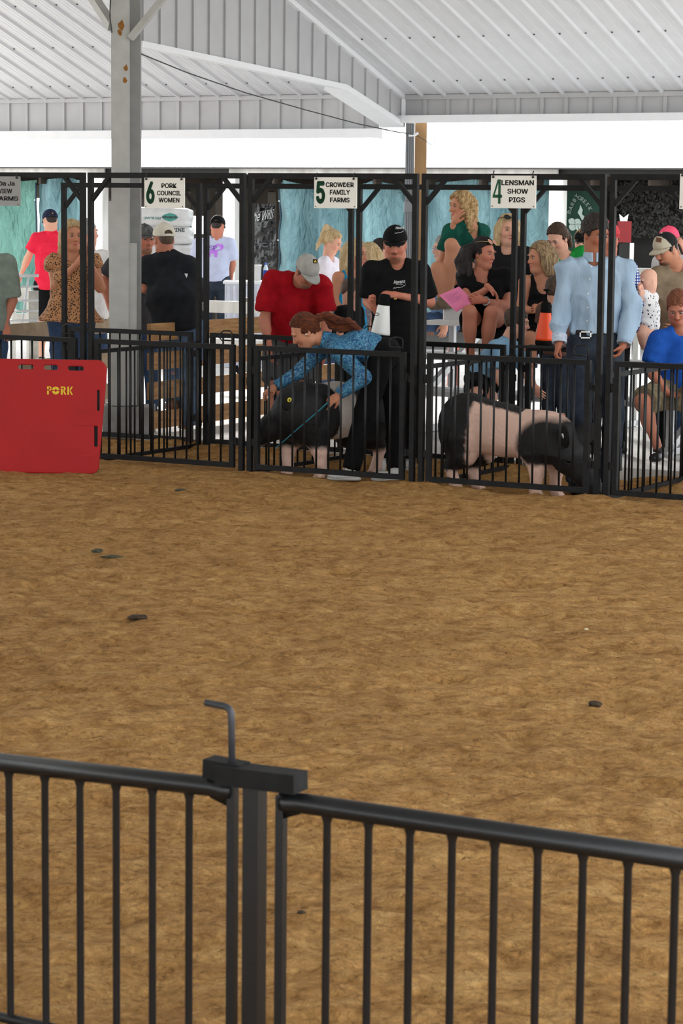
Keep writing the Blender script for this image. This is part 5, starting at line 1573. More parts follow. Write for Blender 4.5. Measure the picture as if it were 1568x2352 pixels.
G_, HdG, PG, shG = person('girl with auburn ponytail in blue floral shirt bending over the black pig', 17.95, (700, 761, .02), (748, 783, .02), -84, 32, 0, .235, by=-90, skin='tan', female=True, k=.95, g=.92,
    J=dict(shL=(742, 800, .15), shR=(775, 806, -.15), elL=(690, 852, .10), wrL=(632, 888, .02), elR=(836, 868, -.17), wrR=(776, 908, -.20), hiL=(886, 806, .12), hiR=(884, 812, -.08), mid=(826, 790, .0),
           knL=(908, 950, .12), anL=(908, 1080, -.10), knR=(836, 950, -.14), anR=(806, 1078, -.22)),
    top=dict(mat=M_FLORAL, loose=.016, sleeve='long', hem=-.04, neck='collar', fold=.010), bottom=dict(mat=M_BLK, loose=.016), shoes=dict(mat=WHITESHOE, sole=M_SOLE),
    hands=dict(L=dict(to=(604, 906, -.02), palm=(-.2, .1, -1), curl=.55, side=-1), R=dict(to=(742, 934, -.22), palm=(-.6, .2, -.7), curl=.9, side=-1, fingers=(.1, 1.3, 1.5, 1.5))),
    hair=dict(kind='tied', mat=H_AUB, chain=[(722, 735, .02, .035), (748, 727, .02, .028), (764, 733, .02, .040), (786, 742, .0, .038), (808, 745, -.02, .030), (824, 760, -.05, .024), (827, 778, -.07, .009)], strands=6), closed=True, brow=(90, 50, 30), ground=PENZ5)
MB().lathe([(.006, 0), (.006, .006), (.001, .010)], 10, at(702, 768, 17.84), (0, -1, 0)).build('pearl_earring', M_WHITETRIM, G_, True)

# --- red shirted man bending
R_, HdR, PR, shR = person('man in red tee and grey cap bending forward behind the girl', 20.15, (704, 622, -.24), (690, 640, -.13), 38, 46, 8, .24, by=15, skin='ruddy', g=1.10, fat=.005,
    J=dict(shL=(626, 640, -.08), shR=(735, 650, -.10), mid=(672, 690, .03), elL=(607, 735, -.04), wrL=(618, 798, -.14), elR=(752, 735, -.06), wrR=(744, 805, -.2), hiL=(640, 782, .20), hiR=(695, 782, .20), knL=(632, 885, .05), knR=(690, 885, .05), anL=(640, 990, .1), anR=(690, 990, .1)),
    top=dict(mat=cloth('deep_red_cloth', (176, 16, 30), (144, 10, 22)), loose=.022, hem=-.02, slen=.78, fold=.024, fs=5), bottom=dict(mat=cloth('charcoal_shorts_cloth', (84, 84, 86)), len='knee', loose=.03), shoes=dict(mat=BLKSHOE),
    hands=dict(L=dict(to=(622, 830, -.14), curl=.5), R=dict(to=(742, 838, -.2), curl=.5)), beard=(120, 96, 80), hair=dict(kind='buzz', mat=H_STUB, top=-.009), belly=.04)
capR = add_cap(HdR, R_, cloth('worn_grey_cap_cloth', (186, 184, 178), (158, 156, 150)))
def quad(w, h, n=6): return np.array([((i / n - .5) * w, (j / n - .5) * h, 0) for i in range(n + 1) for j in range(n + 1)]), [[i * (n + 1) + j, (i + 1) * (n + 1) + j, (i + 1) * (n + 1) + j + 1, i * (n + 1) + j + 1] for i in range(n) for j in range(n)]
decal(quad(.034, .034), 0, 0, 724, 600, 19.8, capR, M_BLK, 'patch', off=.004); decal((np.array([(-.012, -.010, 0), (.012, -.008, 0), (.010, 0, 0), (0, .002, 0), (.004, .012, 0), (-.004, .010, 0)]), [[0, 1, 2, 3, 4, 5]]), 0, 0, 724, 600, 19.8, capR, M_YEL, 'emblem', off=.007)

# --- young man in pale blue dress shirt
M_PALEBLUE = cloth('pale_blue_shirt_cloth', (164, 186, 206), (148, 170, 192), scale=6, bump=.9, bscale=9, stretch=(1.6, 1.6, .6))
M_CUFF = cloth('dotted_white_cuff', (208, 216, 226), (150, 164, 190), scale=120)
Y_, HdY, PY, shY = person('tall young man in pale blue dress shirt and dark jeans with silver buckle', 17.45, (1368, 537), (1362, 592), 32, 16, 0, .235, by=6, skin='deep', g=.98,
    J=dict(shL=(1300, 616), shR=(1432, 614), elL=(1286, 706, -.02), wrL=(1284, 788, -.12), elR=(1452, 706, -.02), wrR=(1432, 790, -.12), hiL=(1332, 792), hiR=(1398, 792), knL=(1334, 955, -.04), knR=(1408, 955)),
    top=dict(mat=M_PALEBLUE, loose=.022, sleeve='long', hem=-.085, neck='collar', fold=.026, fs=9, cuff=M_CUFF), bottom=dict(mat=M_DENIMD, loose=.016, belt=BELT, rise=.10), shoes=dict(mat=BLKSHOE, boot=1), ground=PENZ,
    hands=dict(L=dict(to=(1268, 838, -.14), curl=.85, palm=(1, 0, 0)), R=dict(to=(1408, 838, -.14), curl=.85, palm=(-1, 0, 0))), hair=dict(kind='short', mat=H_DB, top=.024), brow=(40, 28, 22))
M_SILV = M('silver_buckle', (200, 200, 198), .3, .2, 60, metal=.8)
bw = at(1341, 772, 17.2); 
c = PY['hiL'] * .5 + PY['hiR'] * .5
mb = MB(); f_ = at(1344, 769, c[1] - .142)
for a, b in (((-.042, -.026), (.042, -.016)), ((-.042, .016), (.042, .026)), ((-.042, -.026), (-.032, .026)), ((.032, -.026), (.042, .026))):
    mb.box((f_[0] + a[0], f_[1] - .006, f_[2] + a[1]), (f_[0] + b[0], f_[1] + .004, f_[2] + b[1]))
mb.build('belt_buckle', M_SILV, Y_)
for i, (px, py) in enumerate(((1358, 612), (1354, 641), (1350, 674), (1349, 706), (1348, 737))):
    decal((np.array([(.006 * math.cos(a), .006 * math.sin(a), 0) for a in np.linspace(0, 6.28, 8, endpoint=False)]), [list(range(8))]), 0, 0, px, py, 17.3, shY, M_WHITETRIM, 'shirt_button', off=.003)

# --- curly blonde woman on the bleacher top
C_, HdC, PC, shC = person('curly blonde woman in dark green tee resting chin on hand high on the bleacher', 21.7, (1058, 472), (1078, 508), -58, 6, -6, .225, by=-35, skin='tan', female=True, g=.98,
    J=dict(shL=(1036, 530, -.10), shR=(1106, 532, .10), elL=(1018, 592, -.06), wrL=(1042, 512, -.16), elR=(1094, 578, -.02), wrR=(1036, 590, -.06), mid=(1088, 590, .1), hiL=(1064, 655, .06), hiR=(1100, 655, .10), knL=(1004, 616, -.22), knR=(1036, 562, -.26), anL=(1014, 690, -.24), anR=(1032, 688, -.22)),
    top=dict(mat=cloth('dark_green_tee', (24, 92, 76), (16, 66, 56)), loose=.02, hem=.02, neck='v', slen=.75), bottom=dict(mat=M_BLK, len='mini', loose=.014), shoes=dict(mat=M('brown_clog', (110, 92, 74), .6)),
    hands=dict(L=dict(to=(1054, 484, -.20), palm=(.6, .4, .2), curl=.5, side=1), R=dict(to=(1018, 602, -.26), palm=(0, .5, -1), curl=.5)), hair=dict(kind='curly', mat=H_BLONDE, top=.022, length=.22, width=1.2), brow=(90, 66, 44), legs='sit')

# --- dark haired woman with the pink sheet
D_, HdD, PD, shD = person('dark haired woman in black V-neck holding a pink sheet on the bleacher', 20.3, (1110, 582), (1104, 622), 52, 6, -4, .225, by=8, skin='ruddy', female=True, g=1.06, mouth=.7,
    J=dict(shL=(1068, 634), shR=(1158, 634), elL=(1076, 694, -.14), wrL=(1122, 660, -.26), elR=(1160, 704, -.06), wrR=(1110, 690, -.28), hiL=(1088, 742, .06), hiR=(1146, 742, .06), knL=(1078, 716, -.36), knR=(1128, 718, -.36), anL=(1080, 826, -.30), anR=(1112, 826, -.30)),
    top=dict(mat=M_BLK, loose=.018, hem=.02, neck='v', slen=.55), bottom=dict(mat=M_BLK, len='mini', loose=.016), shoes=dict(mat=BLKSHOE), bust=.015,
    hands=dict(L=dict(to=(1146, 682, -.28), palm=(-.3, -.2, -1), curl=.45), R=dict(to=(1078, 688, -.30), palm=(0, 1, .2), curl=.8)),
    hair=dict(kind='tied', mat=H_DARK, top=.022, chain=[(1090, 566, .0, .05), (1070, 578, .0, .05), (1062, 606, .0, .052), (1066, 640, -.02, .046), (1074, 662, -.04, .018)], strands=5), legs='sit', brow=(40, 26, 22))
M_ROSE = M('rose_lens', (190, 120, 120), .2); M_GOLD = M('gold_frame', (200, 170, 110), .3, metal=.7)
accessory_glasses(HdD, D_, .075, .105, M_GOLD, lens=M_ROSE)
MB().tube([HdD.w(-.082 + .012 * math.sin(a), .01 + .010 * math.cos(a) * 0, -.062 + .014 * math.cos(a)) for a in np.linspace(0, 6.28, 14)], .0022, 5).build('hoop_earring', M_GOLD, D_, True)
wt = PD['wrR'] + (PD['elR'] - PD['wrR']) * .10; wd = nrm(PD['elR'] - PD['wrR'])
MB().tube([wt + (np.cross(wd, Z) * math.cos(a) + Z * math.sin(a)) * .033 for a in np.linspace(0, 6.28, 14)], .009, 6).build('wristwatch', M('silver_watch', (180, 180, 178), .4, metal=.5), D_, True)
pp = thing('paper_sheet', 'pink printed sheet held by the dark haired woman', 'paper', at(1048, 715, 19.98))
cn = [at(1008, 678, 20.0), at(1054, 658, 20.06), at(1090, 693, 20.03), at(1048, 717, 19.97)]
gx = 8; vs = []; 
for i in range(gx + 1):
    for j in range(gx + 1):
        a, b = i / gx, j / gx
        p = cn[0] * (1 - a) * (1 - b) + cn[1] * a * (1 - b) + cn[2] * a * b + cn[3] * (1 - a) * b; p = p + np.array([0, .012 * math.sin(a * 3) * math.sin(b * 2.5), 0]); vs.append(p)
fs = [[i * (gx + 1) + j, (i + 1) * (gx + 1) + j, (i + 1) * (gx + 1) + j + 1, i * (gx + 1) + j + 1] for i in range(gx) for j in range(gx)]
vs2 = [p + np.array([0, .0012, 0]) for p in vs]; n_ = len(vs)
obj('sheet', np.array(vs + vs2), fs + [[a + n_ for a in q[::-1]] for q in fs], M('pink_paper', (232, 128, 168), .7, .06), pp, True)
mb = MB()
for r in range(7):
    a0, a1 = .14, .14 + (.35 + .4 * ((r * 37) % 10) / 10); b = .14 + r * .07
    q = [cn[0] * (1 - a) * (1 - bb) + cn[1] * a * (1 - bb) + cn[2] * a * bb + cn[3] * (1 - a) * bb + np.array([0, .012 * math.sin(a * 3) * math.sin(bb * 2.5) - .003, 0]) for a, bb in ((a0, b), (a1, b), (a1, b + .012), (a0, b + .012))]
    mb.add(q, [[0, 1, 2, 3]])
mb.build('print', M('purple_print', (150, 90, 140), .7), pp)

# --- blonde woman in black top behind her
E_, HdE, PE, shE = person('blonde woman in black mock-neck top with sunglasses on head, gazing sideways', 21.4, (1166, 528), (1164, 570), 12, 2, 0, .235, by=5, skin='pale', female=True, g=1.08, fat=.004,
    J=dict(shL=(1128, 582), shR=(1206, 586)), top=dict(mat=cloth('charcoal_black_cloth', (30, 30, 32)), loose=.02, hem=.03), bottom=BP, shoes=dict(mat=BLKSHOE), hair=dict(kind='long', mat=H_LIGHTB, length=.20, top=.018), legs='sit', hands=dict(L=dict(curl=.6), R=dict(curl=.6)), brow=(120, 90, 60))
accessory_glasses(HdE, E_, .085, .112, M_BLK, lens=M('dark_lens', (30, 30, 34), .15))
# --- streaked bob woman
S_, HdS, PS, shS = person('woman with streaked blonde bob in black tank top turned to the left', 19.85, (1240, 592), (1248, 630), -66, 4, 0, .225, by=-12, skin='tan', female=True, g=1.04, mouth=.8,
    J=dict(shL=(1206, 646), shR=(1288, 646), elL=(1196, 712, -.02), wrL=(1226, 712, -.22), elR=(1290, 716, 0), wrR=(1250, 716, -.22), hiL=(1218, 778, .04), hiR=(1276, 778, .04)),
    top=dict(mat=M_BLK, loose=.010, hem=.02, neck='tank'), bottom=dict(mat=M_BLK, len='short', loose=.016), shoes=dict(mat=BLKSHOE), hair=dict(kind='bob', mat=H_BOB, length=.13, top=.020, width=1.12), legs='sit', sit_dir=0, hands=dict(L=dict(to=(1236, 706, -.26), curl=1.0), R=dict(to=(1236, 710, -.26), curl=1.0)), brow=(110, 84, 60))
# --- green hoodie girl
person('brown haired girl in bright green hoodie looking down behind the bob haired woman', 21.0, (1280, 547), (1294, 588), -38, 30, 0, .225, by=-25, skin='pale', female=True,
    J=dict(shL=(1262, 596), shR=(1336, 582)), top=dict(mat=cloth('bright_green_cloth', (36, 160, 70), (28, 130, 56)), sleeve='long', loose=.02, hem=.03), bottom=JEANS, shoes=dict(mat=BLKSHOE), hair=dict(kind='tied', mat=H_BROWN, chain=[(1292, 528, .05, .04), (1304, 545, .07, .03), (1310, 565, .07, .018)]), legs='sit')
# --- boy in light blue
person('boy in light blue tee and black shorts sitting low beside the pink pig', 19.2, (1188, 741), (1168, 780), 80, 8, 0, .20, by=62, skin='pale', k=.80,
    J=dict(shL=(1176, 796, .13), shR=(1140, 800, -.10), elL=(1212, 852, .0), wrL=(1228, 888, -.25), elR=(1140, 862, -.16), wrR=(1152, 890, -.30), mid=(1132, 830, .02), hiL=(1106, 868, .10), hiR=(1096, 872, -.04), knL=(1128, 912, -.14), knR=(1092, 916, -.26), anL=(1124, 992, -.02), anR=(1108, 1000, -.12)),
    top=dict(mat=cloth('light_blue_tee', (140, 178, 206), (120, 160, 192)), loose=.02, hem=.03, slen=.8), bottom=dict(mat=M_BLK, len='short', loose=.02), shoes=dict(mat=BLKSHOE), hair=dict(kind='short', mat=H_BROWN, top=.018), legs='sit', sit_dir=20,
    hands=dict(L=dict(to=(1242, 906, -.3), curl=.4), R=dict(curl=.6)))
# --- small child behind the sprayer
person('small brown haired child half hidden behind the orange sprayer', 18.95, (1276, 668), (1280, 700), 150, 10, 0, .19, skin='pale', k=.66, top=dict(mat=cloth('brown_tee', (96, 70, 60)), loose=.014), bottom=DJEANS, shoes=dict(mat=BLKSHOE), hair=dict(kind='short', mat=H_BROWN, top=.022))
# --- plaid shirt man behind
def plaid():
    m, nt, N, L, b = nodes_of('blue_plaid_cloth')
    tc = N.new('ShaderNodeTexCoord')
    def wave(d, sc):
        w = N.new('ShaderNodeTexWave'); w.bands_direction = d; w.inputs['Scale'].default_value = sc; L.new(tc.outputs['Object'], w.inputs['Vector']); return w
    a, c = wave('X', 14), wave('Z', 14)
    ad = N.new('ShaderNodeMath'); ad.operation = 'ADD'; L.new(a.outputs['Fac'], ad.inputs[0]); L.new(c.outputs['Fac'], ad.inputs[1])
    r = N.new('ShaderNodeValToRGB'); r.color_ramp.interpolation = 'CONSTANT'; e = r.color_ramp.elements
    e[0].position = 0; e[0].color = (*lin((226, 224, 214)), 1); e[1].position = .34; e[1].color = (*lin((70, 96, 170)), 1)
    q = e.new(.72); q.color = (*lin((30, 44, 110)), 1)
    mr = N.new('ShaderNodeMath'); mr.operation = 'MULTIPLY'; mr.inputs[1].default_value = .5; L.new(ad.outputs[0], mr.inputs[0]); L.new(mr.outputs[0], r.inputs[0]); L.new(r.outputs[0], b.inputs['Base Color']); b.inputs['Roughness'].default_value = .85
    return m
Q_, HdQ, _, _ = person('man in blue plaid shirt and red cap hidden behind the tall young man', 19.3, (1396, 548), (1398, 592), 10, 5, 0, .235, skin='ruddy', J=dict(shL=(1352, 615), shR=(1442, 618), elR=(1458, 692, .02), wrR=(1450, 765, -.06)), top=dict(mat=plaid(), sleeve='long', loose=.022, hem=.06), bottom=BP, shoes=dict(mat=BLKSHOE), hair=dict(kind='buzz', mat=H_BROWN, top=-.009))
add_cap(HdQ, Q_, cloth('faded_red_cap_cloth', (206, 70, 80)))
# --- glimpsed face left of the young man
X_, HdX, _, _ = person('person in pink top with black cap glimpsed left of the young man', 23.5, (1338, 556), (1342, 590), -20, 10, 0, .22, skin='pale', female=True, fine=1.3, top=dict(mat=cloth('pale_pink_cloth', (232, 170, 180)), loose=.018), bottom=JEANS, shoes=dict(mat=BLKSHOE), hair=dict(kind='tied', mat=H_BLONDE))
add_cap(HdX, X_, M_BLK, hvox=.008)
# --- man with two tone cap and the baby he carries
T_, HdT, PT, shT = person('bearded man in tan tee and two-tone cap carrying a baby', 19.75, (1528, 572), (1552, 606), -52, 26, 0, .235, by=-15, skin='tan', g=1.06, beard=(70, 50, 38),
    J=dict(shL=(1508, 636), shR=(1602, 632), elL=(1502, 706, -.03), wrL=(1500, 752, -.26), elR=(1610, 700), wrR=(1560, 740, -.2), hiL=(1536, 780), hiR=(1596, 780)), top=dict(mat=cloth('tan_tee', (150, 132, 108), (128, 112, 92)), loose=.026, hem=.04, slen=.75), bottom=BP, shoes=dict(mat=BLKSHOE), hair=dict(kind='short', mat=H_DARK, top=-.009),
    hands=dict(L=dict(to=(1482, 748, -.3), palm=(-.5, -.6, .4), curl=.7)))
capT = add_cap(HdT, T_, cloth('stone_cap_cloth', (196, 186, 164)), back_mat=M('black_mesh', (22, 22, 24), .9, .4, 90))
decal(quad(.045, .036), 0, 0, 1512, 551, 19.5, capT, BOOT, 'patch', ang=-.2, off=.003)
K_, HdK, _, _ = person('child in pink cap peeking over the shoulder of the man with the two-tone cap', 20.25, (1535, 553), (1550, 590), -40, 10, 0, .21, skin='pale', k=.8, top=dict(mat=cloth('white_tee', (220, 220, 220))), bottom=JEANS, shoes=dict(mat=WHITESHOE), J=dict(wrR=(1572, 575, -.05), elR=(1590, 620)), hands=dict(R=dict(to=(1560, 545, -.08), curl=.3)))
add_cap(HdK, K_, cloth('hot_pink_cap_cloth', (255, 96, 128), (240, 80, 112)))
def onesie():
    m, nt, N, L, b = nodes_of('printed_baby_cloth')
    tc = N.new('ShaderNodeTexCoord'); vo = N.new('ShaderNodeTexVoronoi'); vo.inputs['Scale'].default_value = 34; L.new(tc.outputs['Object'], vo.inputs['Vector'])
    r = N.new('ShaderNodeValToRGB'); r.color_ramp.interpolation = 'CONSTANT'; e = r.color_ramp.elements
    e[0].position = 0; e[0].color = (*lin((70, 72, 80)), 1); e[1].position = .26; e[1].color = (*lin((232, 230, 230)), 1)
    L.new(vo.outputs['Distance'], r.inputs[0]); L.new(r.outputs[0], b.inputs['Base Color']); b.inputs['Roughness'].default_value = .85
    return m
person('bald baby in white printed romper held against the tan tee', 19.4, (1488, 644), (1490, 668), -72, 16, 0, .175, by=-50, skin='baby', k=.46, g=1.15, fat=.012, J=dict(shL=(1477, 678, -.08), shR=(1500, 682, .05), elR=(1488, 694, -.07), wrR=(1473, 662, -.13), elL=(1470, 690, -.1), wrL=(1468, 664, -.16), hiL=(1478, 742, -.08), hiR=(1498, 744, .0), knL=(1472, 766, -.17), knR=(1486, 768, -.14), anL=(1476, 800, -.14), anR=(1482, 800, -.12)),
    top=dict(mat=onesie(), loose=.012, hem=.05, fold=.005, slen=.5, name='romper'), bottom=dict(mat=MATS.get('x') or onesie(), len='mini', loose=.012, name='romper_shorts'), hands=dict(L=dict(curl=.9), R=dict(curl=.9)), legs='sit', brow=(200, 150, 120))
# --- blue tee man at right
person('man with cropped red hair in royal blue tee sitting at the right edge', 18.9, (1556, 706), (1562, 752), -12, 30, 0, .235, by=-20, skin='ruddy', g=1.05, beard=(130, 70, 44),
    J=dict(shL=(1512, 782), shR=(1614, 780), elL=(1494, 852, -.04), wrL=(1530, 900, -.22), hiL=(1536, 900, .05), hiR=(1596, 900, .05), knL=(1474, 922, -.26), anL=(1512, 1034, -.12), knR=(1590, 930, -.36), anR=(1592, 1036, -.24)),
    top=dict(mat=cloth('royal_blue_tee', (36, 92, 186), (28, 74, 158)), loose=.026, hem=.05, slen=.75), bottom=dict(mat=cloth('khaki_camo_cloth', (150, 138, 112), (104, 92, 70), scale=22), len='knee', loose=.03), shoes=dict(mat=BLKSHOE), hair=dict(kind='short', mat=H_RED, top=.012), legs='sit', hands=dict(L=dict(to=(1556, 915, -.26), curl=.6)))

# --- left side
person('man in grey-green tee leaning on the plank fence at the left edge', 21.6, (-32, 540), (-34, 585), 10, 5, 0, .235, by=8, skin='ruddy', g=1.08, J=dict(shL=(-82, 604), shR=(16, 604), elR=(28, 690, .02), wrR=(12, 744, -.05), hiL=(-60, 745), hiR=(-8, 745)), top=dict(mat=cloth('grey_green_tee', (136, 148, 138), (116, 128, 120)), loose=.026, hem=.05, slen=.92), bottom=JEANS, shoes=dict(mat=BLKSHOE), hair=dict(kind='short', mat=H_BROWN), hands=dict(R=dict(to=(16, 772, -.1), curl=.3, palm=(0, 1, .2))))
W_, HdW, _, _ = person('man in bright red polo and navy cap seen from behind near the green tarp', 28.8, (115, 507), (117, 534), 205, 20, 0, .235, by=190, skin='pale', fine=1.4, J=dict(shR=(84, 549), shL=(150, 549), elR=(64, 592, .05), wrR=(47, 634, .1), hiR=(98, 655), hiL=(136, 655)), top=dict(mat=cloth('bright_red_polo', (236, 46, 76), (224, 36, 64)), neck='collar', loose=.024, hem=.05), bottom=dict(mat=M_BLK, len='knee', loose=.02), shoes=dict(mat=BLKSHOE), hair=dict(kind='buzz', mat=H_DB, top=-.009))
add_cap(HdW, W_, cloth('navy_cap_cloth', (36, 42, 66)), hvox=.008)
def leopard():
    m, nt, N, L, b = nodes_of('leopard_print_cloth')
    tc = N.new('ShaderNodeTexCoord'); vo = N.new('ShaderNodeTexVoronoi'); vo.inputs['Scale'].default_value = 62; vo.inputs['Randomness'].default_value = 1; L.new(tc.outputs['Object'], vo.inputs['Vector'])
    r = N.new('ShaderNodeValToRGB'); e = r.color_ramp.elements; e[0].position = .34; e[0].color = (*lin((40, 26, 20)), 1); e[1].position = .44; e[1].color = (*lin((190, 136, 92)), 1)
    L.new(vo.outputs['Distance'], r.inputs[0]); L.new(r.outputs[0], b.inputs['Base Color']); b.inputs['Roughness'].default_value = .8
    return m
L_, HdL, PL, shL_ = person('blonde woman in leopard print blouse filming with a phone', 21.75, (166, 541), (166, 586), 24, 4, 0, .235, by=8, skin='tan', female=True, g=1.12, fat=.004, mouth=0,
    J=dict(shL=(122, 604), shR=(212, 602), elL=(128, 656, -.06), wrL=(176, 606, -.26), elR=(230, 660, -.04), wrR=(206, 600, -.26), hiL=(138, 730), hiR=(190, 730)), top=dict(mat=leopard(), loose=.022, sleeve='cap', hem=.03, flare=.09, fold=.016), bottom=JEANS, shoes=dict(mat=BLKSHOE), bust=.02,
    hands=dict(L=dict(to=(196, 582, -.28), palm=(.6, .5, .2), curl=.5), R=dict(to=(206, 572, -.28), palm=(-.6, .4, 0), curl=.5)), hair=dict(kind='long', mat=H_LIGHTB, length=.20, top=.02), brow=(130, 96, 66))
ph = thing('phone', 'dark phone held up by the woman in leopard blouse', 'phone', at(208, 592, 21.44))
mb = MB(); a = at(201, 590, 21.44); b = at(215, 556, 21.44); mb.box((a[0], 21.43, a[2]), (b[0], 21.44, b[2])); mb.build('case', M_BLK, ph)
mb = MB(); mb.box((a[0] + .005, 21.441, a[2] + .006), (b[0] - .005, 21.443, b[2] - .006)); mb.build('screen', M('phone_glass', (20, 22, 28), .1), ph)
MB().lathe([(.006, 0), (.006, .003)], 8, (a[0] + .015, 21.43, b[2] - .018), (0, -1, 0)).build('lens', M('lens_grey', (90, 90, 96), .2), ph)
person('grey haired person in white shirt behind the leopard blouse woman', 23.6, (200, 535), (206, 578), 120, 0, 0, .23, by=150, skin='pale', fine=1.3, J=dict(shL=(244, 592), shR=(180, 592)), top=dict(mat=cloth('white_shirt_cloth', (236, 236, 236)), loose=.03, hem=.08), bottom=JEANS, shoes=dict(mat=WHITESHOE), hair=dict(kind='short', mat=H_GREY, top=.018))
V_, HdV, _, _ = person('man in charcoal tee and camouflage cap half hidden by the steel column', 22.3, (332, 549), (326, 594), 28, 4, 0, .24, by=12, skin='ruddy', g=1.08, beard=(120, 90, 70), J=dict(shL=(262, 608), shR=(362, 604), elL=(238, 650), wrL=(250, 700, -.1), elR=(362, 660, -.04), wrR=(340, 652, -.3), hiL=(292, 742), hiR=(346, 742)), top=dict(mat=cloth('charcoal_tee', (66, 66, 70), (54, 54, 58)), loose=.026, hem=.05), bottom=JEANS, shoes=dict(mat=BLKSHOE), hair=dict(kind='buzz', mat=H_BROWN, top=-.009))
add_cap(HdV, V_, cloth('camouflage_cap_cloth', (112, 112, 108), (58, 58, 58), scale=30))
N_, HdN, PN, shN = person('stocky man in black shirt and cream cap turned away, boot up on the plank fence', 21.0, (376, 549), (380, 580), 206, 6, 0, .245, by=200, skin='ruddy', g=1.22, J=dict(shR=(342, 610, .05), shL=(432, 612, .0), elR=(334, 660, .0), wrR=(322, 640, .26), elL=(450, 690, .1), wrL=(442, 745, .2), mid=(392, 680, -.06), hiR=(384, 752), hiL=(440, 752), knR=(400, 850, .1), anR=(398, 922, -.05), knL=(436, 868), anL=(428, 975)),
    top=dict(mat=cloth('faded_black_shirt', (38, 40, 44), (28, 30, 34)), loose=.03, hem=.03, neck='collar', slen=.95, fold=.016), bottom=dict(mat=cloth('washed_blue_denim', (104, 126, 156), (72, 94, 126)), len='long', loose=.022), shoes=dict(mat=BOOT, boot=1), hair=dict(kind='buzz', mat=H_STUB, top=-.009), belly=.02)
add_cap(HdN, N_, cloth('cream_cap_cloth', (226, 220, 204), (208, 202, 186)))
decal((np.array([(-.014, .018, 0), (.016, .016, 0), (.006, -.02, 0)]), [[0, 2, 1]]), 0, 0, 427, 633, 20.9, shN, M_WHITETRIM, 'emblem', off=.004)
Z_, HdZ, _, shZ = person('man in lavender tee, black cap and jeans seen from behind by the shed', 30.6, (500, 520), (498, 546), 165, 18, 0, .24, by=176, skin='ruddy', fine=1.4, J=dict(shR=(456, 560), shL=(528, 560), elR=(450, 600), wrR=(456, 640, .1), elL=(534, 606, .04), wrL=(530, 640, .15), hiR=(474, 650), hiL=(512, 650)), top=dict(mat=cloth('lavender_grey_tee', (190, 198, 224)), loose=.026, hem=-.02, slen=.8), bottom=dict(mat=M_DENIMD, belt=BELT, loose=.016), shoes=dict(mat=BLKSHOE), hair=dict(kind='buzz', mat=H_DB, top=-.009))
add_cap(HdZ, Z_, M_BLK, hvox=.008)
M_PURP = M('purple_shirt_print', (190, 120, 230), .7)
pigv = np.array([(-.12, -.02, 0), (-.11, .04, 0), (.02, .045, 0), (.06, .085, 0), (.075, .06, 0), (.11, .075, 0), (.13, .03, 0), (.10, .0, 0), (.05, -.01, 0), (.045, -.09, 0), (.015, -.09, 0), (.01, -.04, 0), (-.03, -.045, 0), (-.04, -.09, 0), (-.07, -.09, 0), (-.07, -.04, 0), (-.10, -.06, 0)])
decal((pigv, [list(range(len(pigv)))]), 0, 0, 490, 574, 30.4, shZ, M_PURP, 'print', off=.006)
decal('HSP', .16, .06, 483, 569, 30.4, shZ, M('violet_lettering', (120, 70, 180), .7), 'print', .0, off=.012)

# --- centre background
person('girl with blonde braid in white shirt looking down before the tarp', 25.2, (763, 556), (752, 590), 72, 26, 0, .22, by=70, skin='pale', female=True, fine=1.2, k=.92, J=dict(shL=(766, 604, .12), shR=(742, 604, -.12)), top=dict(mat=cloth('white_lilac_shirt', (232, 228, 240)), sleeve='short', loose=.02, hem=.05), bottom=JEANS, shoes=dict(mat=WHITESHOE),
       hair=dict(kind='tied', mat=H_LIGHTB, chain=[(757, 532, .02, .05), (749, 522, .02, .030), (743, 536, .0, .026), (737, 549, -.02, .024), (731, 562, -.03, .020), (726, 574, -.03, .010)]))
person('woman in teal tank top with blonde hair standing behind the black posts', 22.0, (817, 582), (806, 622), 60, 8, 0, .225, by=48, skin='tan', female=True, J=dict(shL=(822, 634, .1), shR=(776, 636, -.06), elR=(768, 690, -.08), wrR=(790, 730, -.2)), top=dict(mat=cloth('teal_tank_cloth', (40, 150, 196), (30, 130, 176)), neck='tank', loose=.012, hem=.03), bottom=BP, shoes=dict(mat=BLKSHOE), hair=dict(kind='long', mat=H_LIGHTB, length=.16))
person('fair haired woman facing left between the black posts', 23.2, (846, 588), (852, 622), -72, 6, 0, .22, skin='pale', female=True, fine=1.2, top=dict(mat=cloth('grey_print_top', (170, 170, 180), (110, 110, 130), scale=40)), bottom=JEANS, shoes=dict(mat=BLKSHOE), hair=dict(kind='long', mat=H_LIGHTB, length=.15))
person('brown haired woman with a low bun beyond the black posts', 24.2, (874, 578), (866, 612), 78, 22, 0, .22, skin='pale', female=True, fine=1.2, top=dict(mat=cloth('white_top_cloth', (226, 226, 226))), bottom=JEANS, shoes=dict(mat=BLKSHOE), hair=dict(kind='tied', mat=H_DB, chain=[(862, 572, .0, .05), (852, 577, -.02, .034), (849, 580, -.02, .03)]))
person('small boy with cropped hair in black tee behind the black posts', 20.6, (808, 669), (802, 706), 78, 14, 0, .205, by=60, skin='pale', k=.70, top=dict(mat=M_BLK, loose=.022, hem=.05), bottom=BP, shoes=dict(mat=BLKSHOE), hair=dict(kind='buzz', mat=H_STUB, top=.005))
O_, HdO, _, _ = person('grey haired person in glasses hidden behind the bleacher knees', 23.4, (1018, 570), (1026, 606), -76, 6, 0, .225, skin='pale', fine=1.2, top=dict(mat=cloth('denim_blue_top', (120, 150, 190))), bottom=JEANS, shoes=dict(mat=BLKSHOE), hair=dict(kind='short', mat=H_GREY), legs='sit')
accessory_glasses(HdO, O_, .098, .004, M_ALU, 'glasses')
